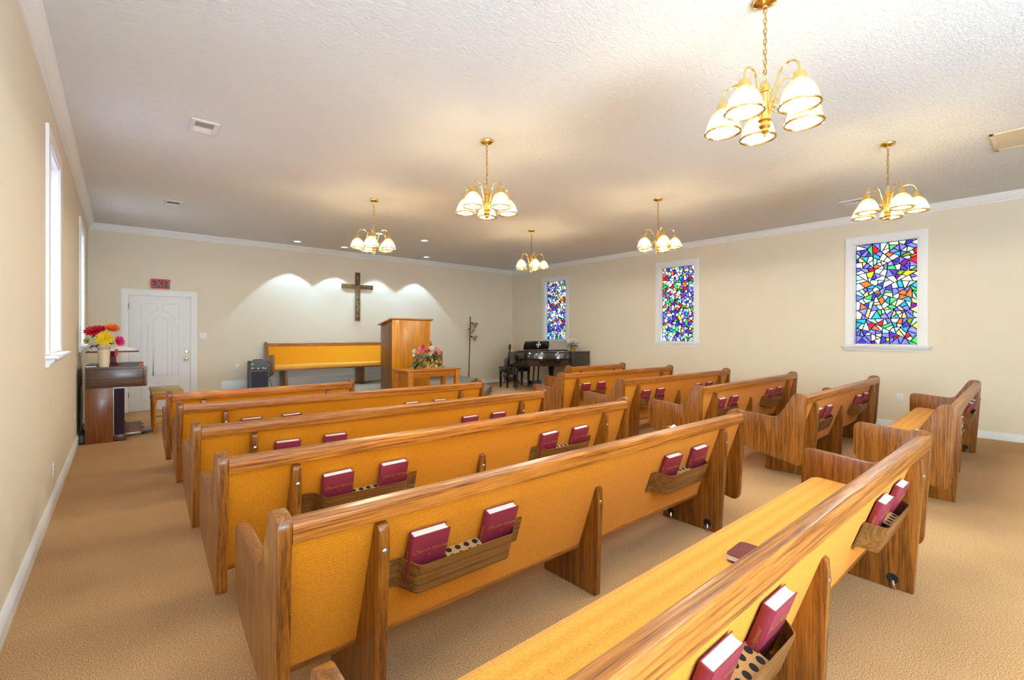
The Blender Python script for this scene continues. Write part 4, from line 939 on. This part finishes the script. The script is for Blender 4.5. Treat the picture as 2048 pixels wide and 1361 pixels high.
MB().box((xm-.001, .012, .07), (xm+.006, .03, .685)).box((xm, .012, .672), (.042, .05, .684)).build('metal_edge', M['silver'], OR)
for ya in (.01, Lo-.06): MB().box((xm, ya, .0), (.06, ya+.05, .085)).build('foot', M['walnut'], OR, bevel=.004)
MB().box((xm, .06, .03), (.04, Lo-.06, .075)).build('pedal_frame', M['walnut_z'], OR)
for i in range(11):
    y = .10+i*.095; MB().box((.03, y, .055), (.21+.02*(i % 3), y+.024, .078)).build('pedal', M['silver' if i == 0 else 'walnut_z'], OR, bevel=.003)
MB().box((.1, .35, .03), (.34, .62, .05)).build('pedal_tray', M['walnut'], OR)
# things on the organ
VA = thing('flower_vase', 'cream lattice-rimmed vase of bright gerberas on the organ', 'flowers', (-.16, 7.82, .946))
nn = 32; vs = []; fs = []
prof = [(.05, 0), (.05, .01), (.056, .11), (.062, .215), (.068, .262), (.064, .262), (.058, .21), (.05, .05), (.045, .012)]
MB().lathe(prof, 28).build('vase', M['porcelain'], VA)
dm = MB()
for row, z in enumerate((.226, .244)):
    for k in range(20):
        a = 2*pi*(k+.5*row)/20; r = .0645+.0035*row; t = Vector((-sin(a), cos(a), 0)); c = Vector((r*cos(a), r*sin(a), z)); o_ = Vector((cos(a), sin(a), 0))*.0012
        dm.add([c+o_+t*.006, c+o_+Vector((0, 0, .0075)), c+o_-t*.006, c+o_-Vector((0, 0, .0075))], [(0, 1, 2, 3)])
dm.build('lattice_piercing', M['rubber'], VA, smooth=0)['kind'] = 'stuff'
vd = VD(-.16, 7.82); vr = Vector((-vd.y, vd.x, 0))
bloom(fpos(.005, .36, .06), vd+Vector((0, 0, .25)), .098, M['pet_yellow'], VA, 3, 16, .18, centre=M['pet_orange'], wf=.3)
bloom(fpos(-.10, .445, .02), vd*.9+Vector((0, 0, 1))-vr*.3, .095, M['pet_red'], VA, 3, 12, .2, centre=M['leaf_dk'])
bloom(fpos(-.035, .465, .0), vd*.8+Vector((0, 0, 1)), .07, M['pet_red'], VA, 3, 11, .4)
bloom(fpos(.075, .47, .02), vd*.9+Vector((0, 0, 1))+vr*.2, .085, M['pet_orange'], VA, 3, 12, .45, centre=M['pet_yellow'])
bloom(fpos(.135, .32, .03), vd*.8+vr*.7+Vector((0, 0, .2)), .075, M['pet_pink'], VA, 4, 11, .45)
bloom(fpos(-.155, .33, .02), vd-vr*.6+Vector((0, 0, .4)), .04, M['leaf_lime'], VA, 2, 7, .5)
rg = random.Random(8)
for i in range(22):
    r = rg.uniform(-.15, .12); h = rg.uniform(.27, .42)
    leaf(fpos(r*.6, h, 0), vd*.4+vr*(r*5)+Vector((0, 0, rg.uniform(-.3, .7))), rg.uniform(.06, .1), .045, M['leaf_dk' if rg.random() < .7 else 'leaf_lime'], VA, .3)
MB().tube([fpos(-.06, .25, .02), fpos(-.10, .265, .02), fpos(-.125, .245, .02), fpos(-.115, .215, .02)], .004, 6).build('curled_leaf', M['leaf_dk'], VA)
ST = thing('book_stand', 'dark tilted book stand on top of the organ', 'stand', (-.075, 8.25, .946))
MB().box((-.12, -.09, 0), (.12, .09, .012)).build('base', M['maroon_dark'], ST)
MB().tube([(0, 0, .01), (.0, 0, .17)], .03, 8).add([(.02, -.05, .0), (.06, -.05, .0), (-.02, -.05, .13), (-.06, -.05, .13), (.02, -.035, .0), (.06, -.035, .0), (-.02, -.035, .13), (-.06, -.035, .13)], [(0, 1, 2, 3), (7, 6, 5, 4), (0, 4, 5, 1), (1, 5, 6, 2), (2, 6, 7, 3), (3, 7, 4, 0)]).build('post', M['maroon_dark'], ST)
MB().box((-.27, -.16, .172), (.27, .16, .184)).build('rest_board', M['maroon_dark'], ST, bevel=.003)
OB = thing('open_book', 'large open book with a red ribbon on the stand over the organ', 'book', (-.075, 8.25, 1.131))
MB().box((-.25, -.155, 0), (.25, .155, .006)).build('cover', M['maroon_dark'], OB, bevel=.002)
for sx in (-1, 1):
    pr = [(0, .006), (sx*.235, .006), (sx*.235, .026), (sx*.15, .05), (sx*.06, .055), (0, .03)]
    MB().prism(pr, lambda u, v: (u, -.145, v), lambda u, v: (u, .145, v)).build('page_block', M['paper'], OB, smooth=40)
MB().add([(.02, -.146, .03), (.05, -.146, .03), (.05, -.165, .02), (.02, -.165, .02), (.05, -.17, -.05), (.015, -.172, -.05), (.034, -.172, -.065)], [(0, 1, 2, 3), (3, 2, 4, 6, 5)]).build('ribbon', M['red'], OB, smooth=0)
for (nm, lab, x, y, w, d, h, mc) in (('songbook', 'brown and orange bound songbook lying flat at the open end of the organ', .10, 7.99, .24, .28, .042, 'orange_cl'), ('folder', 'blue-grey folder lying on the wall side of the organ top', -.27, 7.93, .12, .26, .022, 'blue_grey')):
    B = thing(nm, lab, 'book', (x, y, .946 if x < 0 else .946))
    MB().box((-w/2, -d/2, 0), (w/2, d/2, .004)).box((-w/2, -d/2, h-.005), (w/2, d/2, h)).box((w/2-.02, -d/2, 0), (w/2, d/2, h)).build('cover', M['walnut_z'] if mc == 'orange_cl' else M[mc], B, bevel=.001)
    MB().box((-w/2+.005, -d/2+.006, .004), (w/2-.02, d/2-.006, h-.005)).build('pages', M['blue_grey'] if mc == 'orange_cl' else M['paper'], B)
    if mc == 'orange_cl': MB().box((w/2-.03, -d/2-.002, 0), (w/2+.001, d/2+.002, h-.004)).build('spine', M['orange_cl'], B)
BX = thing('pedal_box', 'black box on the floor between the organ and the left wall', 'box', (-.366, 7.9, 0))
MB().box((-.026, -.12, 0), (.026, .14, .14)).build('case', M['black_m'], BX, bevel=.006)
MB().box((-.02, -.124, .03), (.02, -.119, .11)).build('face_plate', M['grey_vinyl'], BX)
OC = thing('power_cord', 'grey power cord running down the wall behind the organ', 'cord', (0, 0, 0))
MB().tube([(-.372, 7.85, .70), (-.37, 7.85, .5), (-.375, 7.84, .36), (-.372, 7.83, .2), (-.375, 7.85, .142)], .006, 6).build('cable', M['grey_vinyl'], OC)
# organ stool
OS = thing('organ_stool', 'wooden stool with gold vinyl seat pulled up to the organ', 'stool', (.50, 8.33, 0))
MB().box((-.18, -.36, .535), (.18, .36, .585)).build('seat_pad', M['gold_vinyl'], OS, bevel=.014)
MB().box((-.165, -.345, .46), (.165, .345, .534)).build('seat_frame', M['table_oak'], OS, bevel=.003)
for sx in (-1, 1):
    for sy in (-1, 1): MB().lathe([(.012, 0), (.014, .02), (.01, .03), (.013, .05), (.018, .28), (.022, .36), (.014, .375), (.024, .39), (.014, .405), (.026, .42), (.026, .46)], 12, (sx*.145, sy*.325, 0)).build('leg', M['table_oak'], OS)
MB().box((-.145, -.33, .13), (.145, -.32, .155)).box((-.145, .32, .13), (.145, .33, .155)).box((-.006, -.325, .13), (.006, .325, .155)).build('stretcher', M['table_oak'], OS)

# ------------------------------------------------------------------ outlets and switch
def plate(name, label, loc, rz, w=.07, h=.115, kind='outlet'):
    T = thing(name, label, kind if kind == 'outlet' else 'switch', loc, rz)
    MB().box((-w/2, -.006, -h/2), (w/2, 0, h/2)).build('cover_plate', M['plastic'], T, bevel=.002)
    if kind == 'outlet':
        for z in (-.024, .024):
            s_ = MB().lathe([(.017, 0), (.016, .0025), (0, .003)], 14, M4=mat_to((0, -1, 0), (0, -.006, z))).build('socket', M['plastic'], T)
            MB().box((-.008, -.0095, z-.006), (-.005, -.0085, z+.006)).box((.005, -.0095, z-.006), (.008, -.0085, z+.006)).build('slots', M['rubber'], s_)
    else:
        for x in (-.024, .024): MB().box((x-.005, -.016, -.01), (x+.005, -.005, .012)).build('toggle', M['plastic'], T, bevel=.001)
plate('wall_outlet', 'white outlet low on the left wall near the baseboard', (XL+.001, 5.16, .30), -pi/2+pi, h=.12)
plate('wall_outlet', 'white outlet on the front wall left of the amplifier', (1.76, YF-.001, .70), 0)
plate('wall_outlet', 'white outlet low on the right wall between the two rear pews', (XR-.001, 1.60, .445), -pi/2)
plate('light_switch', 'double light switch on the front wall beside the white door', (1.19, YF-.001, 1.327), 0, .115, .115, 'switch')
plate('wall_outlet', 'white outlet on the left wall behind the organ', (XL+.001, 7.4, .40), pi/2)
